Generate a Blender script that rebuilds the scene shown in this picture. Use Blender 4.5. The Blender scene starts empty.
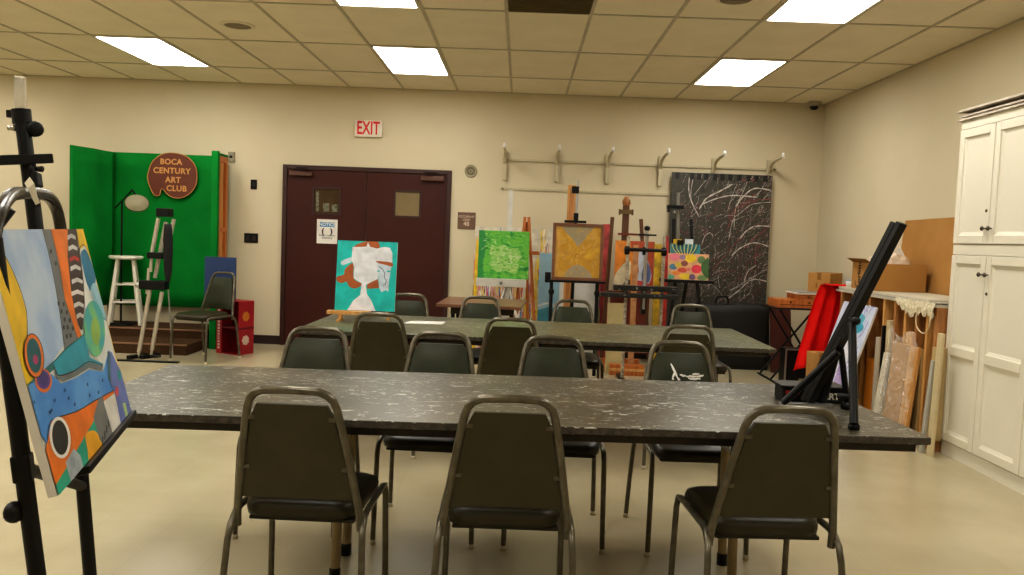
import bpy, math, random
from mathutils import Vector, Matrix
random.seed(7)
PI = math.pi
scn = bpy.context.scene
COL = scn.collection

# ------------------------------------------------------------------ camera
F, PITCH, YAW, ROLL, CH = 816.8, .0619, -.0089, .0382, 1.338
cy, sy, cp, sp, cr, sr = math.cos(YAW), math.sin(YAW), math.cos(PITCH), math.sin(PITCH), math.cos(ROLL), math.sin(ROLL)
def ray(u, v):
    x2 = (u-512)/F; y2 = (v-287.5)/F
    xx = cr*x2+sr*y2; yy = -sr*x2+cr*y2
    y = cp-sp*yy; z = -sp-cp*yy
    return Vector((cy*xx+sy*y, -sy*xx+cy*y, z))
CAMP = Vector((0, 0, CH))
def P(u, v, Y):
    d = ray(u, v); return CAMP+d*(Y/d.y)
def PX(u, v, X):
    d = ray(u, v); return CAMP+d*(X/d.x)
def PZ(u, v, z):
    d = ray(u, v); return CAMP+d*((z-CH)/d.z)
def PP(u, v, p0, n):
    d = ray(u, v); return CAMP+d*((p0-CAMP).dot(n)/d.dot(n))
cam = bpy.data.cameras.new('camera'); camo = bpy.data.objects.new('camera', cam); COL.objects.link(camo)
cam.sensor_width = 36; cam.lens = 36*F/1024; cam.clip_start = .05
fwd = Vector((0, cp, -sp)); up0 = Vector((0, sp, cp)); rt0 = Vector((1, 0, 0))
def yawed(w): return Vector((cy*w.x+sy*w.y, -sy*w.x+cy*w.y, w.z))
rr = rt0*cr-up0*(-sr); uu = up0*cr+rt0*sr
rt = yawed(rt0*cr+up0*sr); upv = yawed(up0*cr-rt0*sr); fw = yawed(fwd)
M = Matrix((rt, upv, -fw)).transposed().to_4x4(); M.translation = CAMP
camo.matrix_world = M
scn.camera = camo
scn.view_settings.view_transform = 'Standard'
scn.view_settings.look = 'Medium High Contrast'
scn.view_settings.exposure = 0.3

# ------------------------------------------------------------------ materials
def s2l(c):
    c = c/255
    return c/12.92 if c <= .04045 else ((c+.055)/1.055)**2.4
def rgb(r, g, b): return (s2l(r), s2l(g), s2l(b), 1)
MC = {}
def mat(name, c, rough=.6, metal=0, c2=None, scale=8, detail=4, stretch=None, spec=.5, bump=0, bscale=60, lo=.35, hi=.65, coat=0):
    if name in MC: return MC[name]
    m = bpy.data.materials.new(name); m.use_nodes = True; MC[name] = m
    nt = m.node_tree; b = nt.nodes['Principled BSDF']
    b.inputs['Roughness'].default_value = rough; b.inputs['Metallic'].default_value = metal
    b.inputs['Specular IOR Level'].default_value = spec; b.inputs['Coat Weight'].default_value = coat
    c = rgb(*c)
    if c2 is None: c2 = tuple(x*.86 for x in c[:3])+(1,)
    else: c2 = rgb(*c2)
    tc = nt.nodes.new('ShaderNodeTexCoord'); mp = nt.nodes.new('ShaderNodeMapping')
    nt.links.new(tc.outputs['Object'], mp.inputs['Vector'])
    if stretch: mp.inputs['Scale'].default_value = stretch
    n = nt.nodes.new('ShaderNodeTexNoise'); n.inputs['Scale'].default_value = scale; n.inputs['Detail'].default_value = detail
    nt.links.new(mp.outputs['Vector'], n.inputs['Vector'])
    r = nt.nodes.new('ShaderNodeValToRGB'); r.color_ramp.elements[0].position = lo; r.color_ramp.elements[1].position = hi
    r.color_ramp.elements[0].color = c; r.color_ramp.elements[1].color = c2
    nt.links.new(n.outputs['Fac'], r.inputs['Fac']); nt.links.new(r.outputs['Color'], b.inputs['Base Color'])
    if bump:
        n2 = nt.nodes.new('ShaderNodeTexNoise'); n2.inputs['Scale'].default_value = bscale
        nt.links.new(mp.outputs['Vector'], n2.inputs['Vector'])
        bp = nt.nodes.new('ShaderNodeBump'); bp.inputs['Strength'].default_value = bump; bp.inputs['Distance'].default_value = .01
        nt.links.new(n2.outputs['Fac'], bp.inputs['Height']); nt.links.new(bp.outputs['Normal'], b.inputs['Normal'])
    return m
def emis(name, c, s):
    m = bpy.data.materials.new(name); m.use_nodes = True; nt = m.node_tree
    b = nt.nodes['Principled BSDF']; b.inputs['Emission Color'].default_value = c; b.inputs['Emission Strength'].default_value = s
    b.inputs['Base Color'].default_value = (.9, .9, .88, 1)
    return m
def tile_mat(name, c1, c2, cm, w, h, off, rough, mortar, spec=.5, bump=.0, fleck=0):
    m = bpy.data.materials.new(name); m.use_nodes = True; nt = m.node_tree; b = nt.nodes['Principled BSDF']
    tc = nt.nodes.new('ShaderNodeTexCoord'); mp = nt.nodes.new('ShaderNodeMapping'); mp.inputs['Location'].default_value = off
    nt.links.new(tc.outputs['Object'], mp.inputs['Vector'])
    br = nt.nodes.new('ShaderNodeTexBrick'); br.offset = 0; br.squash = 1
    br.inputs['Scale'].default_value = 1; br.inputs['Brick Width'].default_value = w; br.inputs['Row Height'].default_value = h
    br.inputs['Mortar Size'].default_value = mortar; br.inputs['Mortar Smooth'].default_value = .1
    br.inputs['Color1'].default_value = rgb(*c1); br.inputs['Color2'].default_value = rgb(*c2); br.inputs['Mortar'].default_value = rgb(*cm)
    nt.links.new(mp.outputs['Vector'], br.inputs['Vector'])
    n = nt.nodes.new('ShaderNodeTexNoise'); n.inputs['Scale'].default_value = 2.2; n.inputs['Detail'].default_value = 8
    nt.links.new(tc.outputs['Object'], n.inputs['Vector'])
    mx = nt.nodes.new('ShaderNodeMix'); mx.data_type = 'RGBA'; mx.blend_type = 'MULTIPLY'; mx.inputs[0].default_value = .5
    rp = nt.nodes.new('ShaderNodeValToRGB'); rp.color_ramp.elements[0].position = .3; rp.color_ramp.elements[0].color = (.72, .7, .64, 1)
    rp.color_ramp.elements[1].position = .7; rp.color_ramp.elements[1].color = (1, 1, 1, 1)
    nt.links.new(n.outputs['Fac'], rp.inputs['Fac'])
    nt.links.new(br.outputs['Color'], mx.inputs[6]); nt.links.new(rp.outputs['Color'], mx.inputs[7])
    nt.links.new(mx.outputs[2], b.inputs['Base Color'])
    b.inputs['Roughness'].default_value = rough; b.inputs['Specular IOR Level'].default_value = spec
    return m
def table_mat(name, base, base2, fleck=(205, 205, 195)):
    m = bpy.data.materials.new(name); m.use_nodes = True; nt = m.node_tree; b = nt.nodes['Principled BSDF']
    tc = nt.nodes.new('ShaderNodeTexCoord')
    n = nt.nodes.new('ShaderNodeTexNoise'); n.inputs['Scale'].default_value = 2.5; n.inputs['Detail'].default_value = 6
    nt.links.new(tc.outputs['Object'], n.inputs['Vector'])
    r = nt.nodes.new('ShaderNodeValToRGB'); r.color_ramp.elements[0].position = .35; r.color_ramp.elements[1].position = .68
    r.color_ramp.elements[0].color = rgb(*base); r.color_ramp.elements[1].color = rgb(*base2)
    nt.links.new(n.outputs['Fac'], r.inputs['Fac'])
    prev = r.outputs['Color']
    for k, (rz, sc, sx, lo, hi) in enumerate(((.5, 15, 2.6, .65, .67), (-.8, 19, 3, .64, .66), (1.4, 13, 4, .64, .66), (1.9, 20, 2.4, .645, .665), (0, 70, 1, .665, .69), (.1, 34, 1.6,   .645, .67))):
        mp = nt.nodes.new('ShaderNodeMapping'); mp.inputs['Rotation'].default_value = (0, 0, rz); mp.inputs['Scale'].default_value = (1, sx, 1); mp.inputs['Location'].default_value = (k*3.1, k*1.7, 0)
        nt.links.new(tc.outputs['Object'], mp.inputs['Vector'])
        q = nt.nodes.new('ShaderNodeTexNoise'); q.inputs['Scale'].default_value = sc; q.inputs['Detail'].default_value = 2.5; q.inputs['Distortion'].default_value = 1.2
        nt.links.new(mp.outputs['Vector'], q.inputs['Vector'])
        rp = nt.nodes.new('ShaderNodeValToRGB'); rp.color_ramp.elements[0].position = lo; rp.color_ramp.elements[1].position = hi
        nt.links.new(q.outputs['Fac'], rp.inputs['Fac'])
        mu = nt.nodes.new('ShaderNodeMath'); mu.operation = 'MULTIPLY'
        gn = nt.nodes.new('ShaderNodeTexNoise'); gn.inputs['Scale'].default_value = 3.3; gn.inputs['Detail'].default_value = 3; nt.links.new(mp.outputs['Vector'], gn.inputs['Vector'])
        gr = nt.nodes.new('ShaderNodeValToRGB'); gr.color_ramp.elements[0].position = .46; gr.color_ramp.elements[1].position = .62; gr.color_ramp.elements[1].color = (.85, .85, .85, 1); gr.color_ramp.elements[0].color = (.03, .03, .03, 1)
        nt.links.new(gn.outputs['Fac'], gr.inputs['Fac']); nt.links.new(gr.outputs['Color'], mu.inputs[1])
        nt.links.new(rp.outputs['Color'], mu.inputs[0])
        mx = nt.nodes.new('ShaderNodeMix'); mx.data_type = 'RGBA'; mx.inputs[7].default_value = rgb(*fleck)
        nt.links.new(mu.outputs[0], mx.inputs[0]); nt.links.new(prev, mx.inputs[6]); prev = mx.outputs[2]
    nt.links.new(prev, b.inputs['Base Color']); b.inputs['Roughness'].default_value = .32
    return m

wall_m = mat('wall_paint', (212, 201, 174), .85, c2=(207, 196, 168), scale=1.2, spec=.2)
floor_m = tile_mat('floor_vinyl', (186, 175, 146), (183, 172, 143), (179, 168, 140), .3048, .3048, (0, 0, 0), .24, .0016, .45)
ceil_m = mat('ceiling_tile', (232, 223, 198), .9, c2=(226, 217, 192), scale=3, spec=.1, bump=.15, bscale=180)
grid_m = mat('ceiling_grid', (190, 180, 154), .6)
base_m = mat('rubber_base', (48, 30, 24), .5)
door_m = mat('door_paint', (66, 25, 17), .5, c2=(59, 22, 15), scale=1.5, spec=.3)
doorf_m = mat('door_frame_paint', (54, 22, 15), .45)
white_m = mat('white_paint', (222, 216, 202), .4, c2=(214, 208, 192), scale=2)
whitep = mat('plain_white', (232, 230, 224), .5)
black_m = mat('black_plastic', (13, 13, 13), .45, spec=.3)
blackm = mat('black_metal', (14, 14, 15), .4, .0, spec=.3)
alu_m = mat('aluminium', (190, 190, 188), .3, .85)
chrome_m = mat('chrome', (200, 198, 190), .15, 1)
bronze_m = mat('bronze_tube', (108, 102, 86), .3, .5, c2=(88, 82, 68), scale=20)
tip_m = mat('leg_glide', (205, 195, 170), .5)
vin_f = mat('vinyl_front', (48, 52, 34), .5, c2=(41, 44, 29), scale=10, spec=.25)
vin_b = mat('vinyl_back', (60, 53, 27), .5, c2=(52, 46, 23), scale=6)
vin_s = mat('vinyl_seat', (50, 45, 26), .42, c2=(43, 38, 22), scale=10, spec=.35)
wood_l = mat('light_wood', (216, 166, 100), .55, c2=(190, 138, 76), scale=6, stretch=(8, 8, 1))
wood_o = mat('orange_wood', (200, 122, 60), .5, c2=(170, 95, 42), scale=6, stretch=(8, 8, 1))
wood_d = mat('dark_wood', (96, 52, 32), .5, c2=(76, 40, 24), scale=6, stretch=(6, 6, 1))
wood_b = mat('brown_wood', (186, 132, 78), .5, c2=(156, 104, 58), scale=6, stretch=(6, 6, 1))
card_m = mat('cardboard', (178, 134, 78), .8, c2=(168, 124, 70), scale=3, spec=.15)
card_d = mat('cardboard_dark', (140, 100, 56), .8, spec=.15)
green_m = mat('green_fabric', (10, 128, 48), .85, c2=(6, 112, 40), scale=2, spec=.15, bump=.15, bscale=3)
red_m = mat('red_cloth', (226, 22, 14), .8, c2=(200, 14, 10), scale=4, spec=.2)
carpet_m = mat('brown_carpet', (86, 64, 46), .95, c2=(72, 54, 38), scale=60, spec=.05, bump=.4, bscale=300)
tab_m = table_mat('paint_spattered_top', (54, 50, 40), (80, 73, 58))
tab2_m = table_mat('paint_spattered_top_green', (62, 66, 44), (92, 92, 58))
edge_m = mat('table_edge', (82, 74, 64), .5, c2=(52, 46, 40), scale=40)
apron_m = mat('table_apron', (50, 42, 30), .6, c2=(42, 35, 26), scale=20)
foldleg_m = mat('table_leg_metal', (150, 132, 96), .45, .3)
light_e = emis('troffer_glow', (1, .965, .90, 1), 11)
glassd = mat('door_glass', (60, 44, 30), .08, c2=(84, 66, 44), scale=3, coat=.5)
clear_m = bpy.data.materials.new('clear_plastic'); clear_m.use_nodes = True
_b = clear_m.node_tree.nodes['Principled BSDF']; _b.inputs['Transmission Weight'].default_value = .85; _b.inputs['Roughness'].default_value = .12; _b.inputs['Base Color'].default_value = (.92, .9, .86, 1); _b.inputs['IOR'].default_value = 1.25
def pm(r, g, b, k=.0):
    return mat('paint_%d_%d_%d' % (r, g, b), (r, g, b), .5, c2=(max(0, int(r*.88)), max(0, int(g*.88)), max(0, int(b*.88))), scale=14)

def multi(name, cols, scale, stretch=(1, 1, 1), dist=1.5, rough=.45, bump=.3):
    m = mat(name, cols[0], rough, c2=cols[-1], scale=scale, stretch=stretch, bump=bump, bscale=scale*5)
    nt = m.node_tree; r = [n for n in nt.nodes if n.type == 'VALTORGB'][0]
    r.color_ramp.elements[0].position = .3; r.color_ramp.elements[1].position = .7
    for k, c in enumerate(cols[1:-1]): e = r.color_ramp.elements.new(.3+.4*(k+1)/(len(cols)-1)); e.color = rgb(*c)
    for n in nt.nodes:
        if n.type == 'TEX_NOISE': n.inputs['Distortion'].default_value = dist; n.inputs['Detail'].default_value = 6
    return m

# ------------------------------------------------------------------ mesh builder
class MB:
    def __init__(s): s.v = []; s.f = []; s.m = []; s.sm = []
    def add(s, vs, fs, mi=0, sm=False):
        o = len(s.v); s.v += [Vector(v) for v in vs]
        for f in fs: s.f.append([i+o for i in f]); s.m.append(mi); s.sm.append(sm)
        return s
    def box(s, a, b, mi=0, T=None):
        x0, x1 = sorted((a[0], b[0])); y0, y1 = sorted((a[1], b[1])); z0, z1 = sorted((a[2], b[2]))
        vs = [Vector(p) for p in ((x0,y0,z0),(x1,y0,z0),(x1,y1,z0),(x0,y1,z0),(x0,y0,z1),(x1,y0,z1),(x1,y1,z1),(x0,y1,z1))]
        if T is not None: vs = [T @ v for v in vs]
        return s.add(vs, [(3,2,1,0),(4,5,6,7),(0,1,5,4),(1,2,6,5),(2,3,7,6),(3,0,4,7)], mi)
    def hexa(s, bot, top, mi=0, sm=False):
        n = len(bot)
        fs = [tuple(range(n-1, -1, -1)), tuple(range(n, 2*n))]+[(i, (i+1) % n, n+(i+1) % n, n+i) for i in range(n)]
        return s.add(list(bot)+list(top), fs, mi, sm)
    def tube(s, pts, r, seg=8, mi=0, cap=True, sq=False):
        pts = [Vector(p) for p in pts]; n = len(pts)
        rs = r if isinstance(r, (list, tuple)) else [r]*n
        rings = []; prev = None
        for i, p in enumerate(pts):
            if i == 0: t = pts[1]-p
            elif i == n-1: t = p-pts[i-1]
            else: t = (pts[i+1]-p).normalized()+(p-pts[i-1]).normalized()
            t.normalize()
            if prev is None:
                a = Vector((0, 0, 1)) if abs(t.z) < .9 else Vector((1, 0, 0))
                nx = t.cross(a).normalized()
            else:
                nx = (prev-t*prev.dot(t)).normalized()
            prev = nx; ny = t.cross(nx)
            rings.append([p+(nx*math.cos(2*PI*k/seg+(PI/4 if sq else 0))+ny*math.sin(2*PI*k/seg+(PI/4 if sq else 0)))*rs[i] for k in range(seg)])
        vs = [v for rg in rings for v in rg]; fs = []
        for i in range(n-1):
            for k in range(seg):
                k2 = (k+1) % seg
                fs.append((i*seg+k, i*seg+k2, (i+1)*seg+k2, (i+1)*seg+k))
        s.add(vs, fs, mi, not sq)
        if cap: s.add(rings[0], [tuple(range(seg-1, -1, -1))], mi); s.add(rings[-1], [tuple(range(seg))], mi)
        return s
    def bar(s, a, b, w, d, mi=0, side=(1, 0, 0)):
        a, b = Vector(a), Vector(b); t = (b-a).normalized(); x = Vector(side); x = (x-t*x.dot(t)).normalized(); y = t.cross(x)
        q = lambda p: [p+x*(i*w/2)+y*(j*d/2) for i, j in ((-1,-1),(1,-1),(1,1),(-1,1))]
        return s.hexa(q(a), q(b), mi)
    def lathe(s, c, prof, seg=20, mi=0, axis=(0, 0, 1), sm=True):
        ax = Vector(axis).normalized(); a = Vector((1, 0, 0)) if abs(ax.x) < .9 else Vector((0, 1, 0))
        nx = ax.cross(a).normalized(); ny = ax.cross(nx); c = Vector(c); vs = []; fs = []
        for r, z in prof:
            for k in range(seg): vs.append(c+ax*z+(nx*math.cos(2*PI*k/seg)+ny*math.sin(2*PI*k/seg))*max(r, 1e-4))
        for i in range(len(prof)-1):
            for k in range(seg):
                k2 = (k+1) % seg; fs.append((i*seg+k, i*seg+k2, (i+1)*seg+k2, (i+1)*seg+k))
        return s.add(vs, fs, mi, sm)
    def prism(s, pts, vec, mi=0, sm=False):
        pts = [Vector(p) for p in pts]; return s.hexa(pts, [p+Vector(vec) for p in pts], mi, sm)
    def poly(s, pts, mi=0): return s.add(pts, [tuple(range(len(pts)))], mi)
    def ribbon(s, pts, w, nrm, mi=0):
        pts = [Vector(p) for p in pts]; n = len(pts); nrm = Vector(nrm); vs = []
        for i, p in enumerate(pts):
            t = (pts[min(i+1, n-1)]-pts[max(i-1, 0)]); x = t.cross(nrm)
            if x.length < 1e-9: x = Vector((1, 0, 0))
            x.normalize(); ww = w[i] if isinstance(w, (list, tuple)) else w
            vs += [p-x*ww/2, p+x*ww/2]
        return s.add(vs, [(2*i, 2*i+1, 2*i+3, 2*i+2) for i in range(n-1)], mi)

ORG = {}
def prop(o, label=None, cat=None, group=None, kind=None):
    if label: o['label'] = label
    if cat: o['category'] = cat
    if group: o['group'] = group
    if kind: o['kind'] = kind
    return o
def thing(name, loc, label, cat, group=None, rz=0):
    o = bpy.data.objects.new(name, None); COL.objects.link(o); o.empty_display_size = .1
    o.location = loc; o.rotation_euler = (0, 0, rz); ORG[o] = Vector(loc)
    return prop(o, label, cat, group)
def build(name, mb, ms, parent=None, label=None, cat=None, group=None, kind=None, bevel=0, local=False, sub=0):
    """link the collected geometry as ONE mesh object; world coordinates are shifted to the thing's base"""
    if not isinstance(ms, (list, tuple)): ms = [ms]
    if parent is not None: org = ORG.get(parent, Vector((0, 0, 0)))
    else:
        xs = [v.x for v in mb.v]; ys = [v.y for v in mb.v]; zs = [v.z for v in mb.v]
        org = Vector(((min(xs)+max(xs))/2, (min(ys)+max(ys))/2, min(zs)))
    if local: org = Vector((0, 0, 0))
    me = bpy.data.meshes.new(name); me.from_pydata([v-org for v in mb.v], [], mb.f)
    for m in ms: me.materials.append(m)
    me.polygons.foreach_set('material_index', mb.m); me.polygons.foreach_set('use_smooth', mb.sm); me.update()
    o = bpy.data.objects.new(name, me); COL.objects.link(o)
    if parent is not None: o.parent = parent; ORG[o] = org
    else: o.location = org; ORG[o] = org
    if bevel:
        b = o.modifiers.new('b', 'BEVEL'); b.width = bevel; b.segments = 2; b.limit_method = 'ANGLE'; b.angle_limit = .7
    if sub:
        b = o.modifiers.new('s', 'SUBSURF'); b.levels = sub; b.render_levels = sub
    return prop(o, label, cat, group, kind)
def struct(name, mb, ms, **k): return build(name, mb, ms, kind='structure', **k)
def dup(root, loc, rz, label):
    r = root.copy(); COL.objects.link(r); r.location = loc; r.rotation_euler = (0, 0, rz); r['label'] = label
    for c in list(root.children):
        d = c.copy(); COL.objects.link(d); d.parent = r
        for g in c.children:
            e = g.copy(); COL.objects.link(e); e.parent = d
    return r
def lettering(name, s, size, T, m, parent, align='CENTER', ext=.0008, bold=0, cx=1):
    cu = bpy.data.curves.new(name, 'FONT'); cu.body = s; cu.size = size; cu.align_x = align; cu.align_y = 'CENTER'; cu.extrude = ext; cu.offset = bold; cu.space_character = cx
    t = bpy.data.objects.new(name, cu); COL.objects.link(t)
    dg = bpy.context.evaluated_depsgraph_get(); dg.update()
    me = bpy.data.meshes.new_from_object(t.evaluated_get(dg)); bpy.data.objects.remove(t)
    mb = MB()
    mb.add([T @ v.co for v in me.vertices], [tuple(p.vertices) for p in me.polygons])
    return build(name, mb, m, parent)
def TF(o, x, y):
    """frame at o with text axes x,y"""
    x = Vector(x).normalized(); y = Vector(y).normalized(); z = x.cross(y)
    m = Matrix((x, y, z)).transposed().to_4x4(); m.translation = Vector(o); return m
FRONT = ((1, 0, 0), (0, 0, 1))
def smooth(pts, k=6, closed=True):
    n = len(pts); out = []
    rng = range(n) if closed else range(n-1)
    for i in rng:
        if closed: p = [pts[(i+j-1) % n] for j in range(4)]
        else: p = [pts[max(0, min(n-1, i+j-1))] for j in range(4)]
        for t in range(k):
            t /= k
            out.append(tuple(.5*((2*p[1][a])+(-p[0][a]+p[2][a])*t+(2*p[0][a]-5*p[1][a]+4*p[2][a]-p[3][a])*t*t+(-p[0][a]+3*p[1][a]-3*p[2][a]+p[3][a])*t**3) for a in range(len(p[1]))))
    if not closed: out.append(tuple(pts[-1]))
    return out
def ell(cx_, cy_, rx, ry, n=24, rot=0):
    return [(cx_+rx*math.cos(2*PI*k/n)*math.cos(rot)-ry*math.sin(2*PI*k/n)*math.sin(rot), cy_+rx*math.cos(2*PI*k/n)*math.sin(rot)+ry*math.sin(2*PI*k/n)*math.cos(rot)) for k in range(n)]
class Art:
    """layers of flat paint on a rectangular canvas; o = lower left corner, x, y = edge vectors, n = outward normal"""
    def __init__(s, o, x, y):
        s.o, s.x, s.y = Vector(o), Vector(x), Vector(y); s.n = s.x.cross(s.y).normalized(); s.mb = MB(); s.ms = []; s.l = 1
    def mi(s, m):
        if m not in s.ms: s.ms.append(m)
        return s.ms.index(m)
    def at(s, u, v, h=None): return s.o+s.x*min(1, max(0, u))+s.y*min(1, max(0, v))+s.n*(  .0004+.00004*(s.l if h is None else h))
    def poly(s, pts, m, sm=0):
        if sm: pts = smooth(pts, sm)
        q = [s.at(u, v) for u, v in pts]; r = []
        for p in q:
            if not r or (p-r[-1]).length > 1e-5: r.append(p)
        if len(r) > 2 and (r[0]-r[-1]).length < 1e-5: r.pop()
        if len(r) > 2: s.mb.poly(r, s.mi(m))
        s.l += 1
    def line(s, pts, w, m, sm=0, same=False):
        if sm: pts = smooth(pts, sm, False)
        s.mb.ribbon([s.at(u, v) for u, v in pts], w, s.n, s.mi(m))
        if not same: s.l += 1
    def done(s, parent, name='painted_surface', label=None): return build(name, s.mb, s.ms, parent, label)
def canvas_box(o, x, y, d=.018, inflate=0):
    o, x, y = Vector(o), Vector(x), Vector(y); n = x.cross(y).normalized(); mb = MB()
    return mb.hexa([o-n*d, o+x-n*d, o+x+y-n*d, o+y-n*d], [o, o+x, o+x+y, o+y])
edge_w = mat('canvas_edge', (226, 220, 208), .7)

# ------------------------------------------------------------------ room shell
XL, XR, YB, YF, ZC = -7.6, 3.362, 9.332, -3.2, 2.958
struct('floor', MB().box((XL-.1, YF-.1, -.1), (XR+.1, YB+.1, 0)), floor_m)
struct('wall_back', MB().box((XL-.1, YB, 0), (XR+.1, YB+.12, ZC+.1)), wall_m)
struct('wall_right', MB().box((XR, YF, 0), (XR+.12, YB, ZC+.1)), wall_m)
struct('wall_left', MB().box((XL-.12, YF, 0), (XL, YB, ZC+.1)), wall_m)
struct('wall_front', MB().box((XL-.1, YF-.12, 0), (XR+.1, YF, ZC+.1)), wall_m)
X0 = -.168; TW = .61; TL = 1.22; YR3 = YB-.903
struct('ceiling', MB().box((XL, YF, ZC), (XR, YB, ZC+.1)), ceil_m)
g = MB()
i = -12
while X0+i*TW < XR:
    x = X0+i*TW
    if x > XL: g.box((x-.012, YF, ZC-.006), (x+.012, YB, ZC+.001))
    i += 1
y = YR3
while y > YF: g.box((XL, y-.012, ZC-.0055), (XR, y+.012, ZC+.001)); y -= TL
g.box((XL, YB-.02, ZC-.007), (XR, YB, ZC)); g.box((XR-.02, YF, ZC-.007), (XR, YB, ZC)); g.box((XL, YF, ZC-.007), (XL+.02, YB, ZC)); g.box((XL, YF, ZC-.007), (XR, YF+.02, ZC))
struct('trim_1', g, grid_m)
DX0, DX1, DZ = -2.73, -.815, 2.06
struct('baseboard_back', MB().box((XL, YB-.012, 0), (DX0, YB, .1)).box((DX1, YB-.012, 0), (XR, YB, .1)), base_m)
struct('baseboard_right', MB().box((XR-.012, YF, 0), (XR, YB-.012, .1)), base_m)
struct('baseboard_left', MB().box((XL, YF, 0), (XL+.012, YB-.012, .1)), base_m)

# ceiling fixtures
def lab_light(i, row):
    side = {-10: 'far left', -6: 'left', -2: 'middle', 3: 'right'}[i]
    return ('%s fluorescent ceiling light in the row %s' % (side, ['nearest the back wall', 'second from the back wall', 'third from the back wall', 'furthest behind the viewpoint'][row]))
for row, yy in enumerate((YR3-TL, YR3-3*TL, YR3-5*TL, YR3-7*TL)):
    for i in (-10, -6, -2, 3):
        x = X0+i*TW
        t = thing('ceiling_light', (x+TW/2, yy+TL/2, ZC-.02), lab_light(i, row), 'ceiling light', 'fluorescent ceiling lights')
        build('diffuser', MB().box((x+.03, yy+.03, ZC-.008), (x+TW-.03, yy+TL-.03, ZC-.004)), light_e, t)
        f = MB()
        for a, b in (((x+.012, yy+.012), (x+.03, yy+TL-.012)), ((x+TW-.03, yy+.012), (x+TW-.012, yy+TL-.012)), ((x+.012, yy+.012), (x+TW-.012, yy+.03)), ((x+.012, yy+TL-.03), (x+TW-.012, yy+TL-.012))):
            f.box((a[0], a[1], ZC-.012), (b[0], b[1], ZC+.001))
        build('frame', f, white_m, t)
# return air grille
x = X0+0*TW; yy = YR3-3*TL; vm = mat('vent_metal', (118, 104, 70), .6, .3)
t = thing('air_vent', (x+TW/2, yy+.9, ZC-.01), 'dark olive return air grille in the ceiling above the middle of the room', 'vent')
f = MB(); f.box((x+.012, yy+.012, ZC-.003), (x+TW-.012, yy+TL-.012, ZC+.001)); build('backing', f, mat('vent_dark', (96, 84, 56), .8), t)
f = MB()
for k in range(30): f.box((x+.02, yy+.03+k*.04, ZC-.011), (x+TW-.02, yy+.036+k*.04, ZC-.002))
build('louvre', f, vm, t)
for (px, py, lb) in ((-2.35, 6.68, 'round flat speaker disc in the ceiling to the left of the middle light'), (1.35, 5.5, 'round flat speaker disc in the ceiling at the top edge near the right light')):
    t = thing('ceiling_speaker', (px, py, ZC-.012), lb, 'speaker', 'ceiling speakers')
    build('rim', MB().lathe((px, py, ZC), [(.135, 0), (.135, -.006), (.105, -.012), (.105, 0)], 28), ceil_m, t)
    build('grille', MB().lathe((px, py, ZC), [(.104, -.009), (0, -.011)], 28), mat('speaker_grey', (136, 124, 98), .8), t)
t = thing('security_camera', (3.19, 9.2, ZC-.1), 'small dome security camera on the ceiling in the corner', 'camera')
build('housing', MB().lathe((3.19, 9.2, ZC-.006), [(.075, 0), (.075, -.035), (.06, -.045), (0.0, -.045)], 24), mat('cam_white', (170, 160, 140), .5), t)
build('dome', MB().lathe((3.19, 9.2, ZC-.05), [(.045, 0), (.042, -.02), (.028, -.036), (0, -.042)], 20), black_m, t)

# ------------------------------------------------------------------ doors
struct('trim_2', MB().box((DX0, YB-.04, 0), (DX0+.05, YB+.0, DZ)).box((DX1-.05, YB-.04, 0), (DX1, YB, DZ)).box((DX0+.05, YB-.04, DZ-.05), (DX1-.05, YB, DZ)), doorf_m, bevel=.004)
mid = (DX0+DX1)/2
for k, (a, b) in enumerate(((DX0+.052, mid-.003), (mid+.003, DX1-.052))):
    d = MB()
    if k == 0: w0, w1 = P(315, 189, YB).x, P(340, 189, YB).x; z1, z0 = P(327, 189, YB).z, P(327, 213, YB).z
    else: w0, w1 = P(396, 192, YB).x, P(420, 192, YB).x; z1, z0 = P(408, 192, YB).z, P(408, 216, YB).z
    yf, yb = YB-.025, YB-.002
    d.box((a, yf, .012), (w0, yb, DZ-.052)).box((w1, yf, .012), (b, yb, DZ-.052)).box((w0, yf, .012), (w1, yb, z0)).box((w0, yf, z1), (w1, yb, DZ-.052))
    do = struct('door_%d' % (k+1), d, door_m)
    fr = MB()
    for A, B in (((w0-.02, z0-.02), (w1+.02, z0)), ((w0-.02, z1), (w1+.02, z1+.02)), ((w0-.02, z0), (w0, z1)), ((w1, z0), (w1+.02, z1))): fr.box((A[0], yf-.008, A[1]), (B[0], yf, B[1]))
    build('window_frame', fr, doorf_m, do)
    gm = glassd if k == 0 else mat('door_glass_lit', (134, 118, 84), .3, c2=(120, 104, 72), scale=2)
    gb = MB().box((w0, YB-.016, z0), (w1, YB-.012, z1))
    pane = build('window_pane', gb, gm, do)
    if k == 0:
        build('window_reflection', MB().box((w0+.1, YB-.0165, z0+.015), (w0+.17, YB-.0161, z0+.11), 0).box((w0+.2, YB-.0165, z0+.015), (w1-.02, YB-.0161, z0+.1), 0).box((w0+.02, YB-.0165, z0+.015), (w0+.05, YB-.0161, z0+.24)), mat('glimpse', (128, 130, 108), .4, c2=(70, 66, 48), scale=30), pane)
    # closer
    cx0 = a+.03 if k == 0 else b-.29
    cl = build('door_closer', MB().box((cx0, yf-.055, DZ-.125), (cx0+.26, yf, DZ-.075)), mat('closer_body', (96, 66, 54), .4, .4), do, bevel=.006)
    ax0 = cx0+.05 if k == 0 else cx0+.2
    build('closer_arm', MB().bar((ax0, yf-.03, DZ-.07), (ax0+(.17 if k == 0 else -.17), yf-.11, DZ-.045), .018, .008, side=(0, 0, 1)).bar((ax0+(.17 if k == 0 else -.17), yf-.11, DZ-.042), (mid if False else ax0+(.02 if k == 0 else -.02), yf-.02, DZ-.036), .018, .008, side=(0, 0, 1)), mat('closer_arm_m', (50, 34, 26), .4, .5), do)
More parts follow.
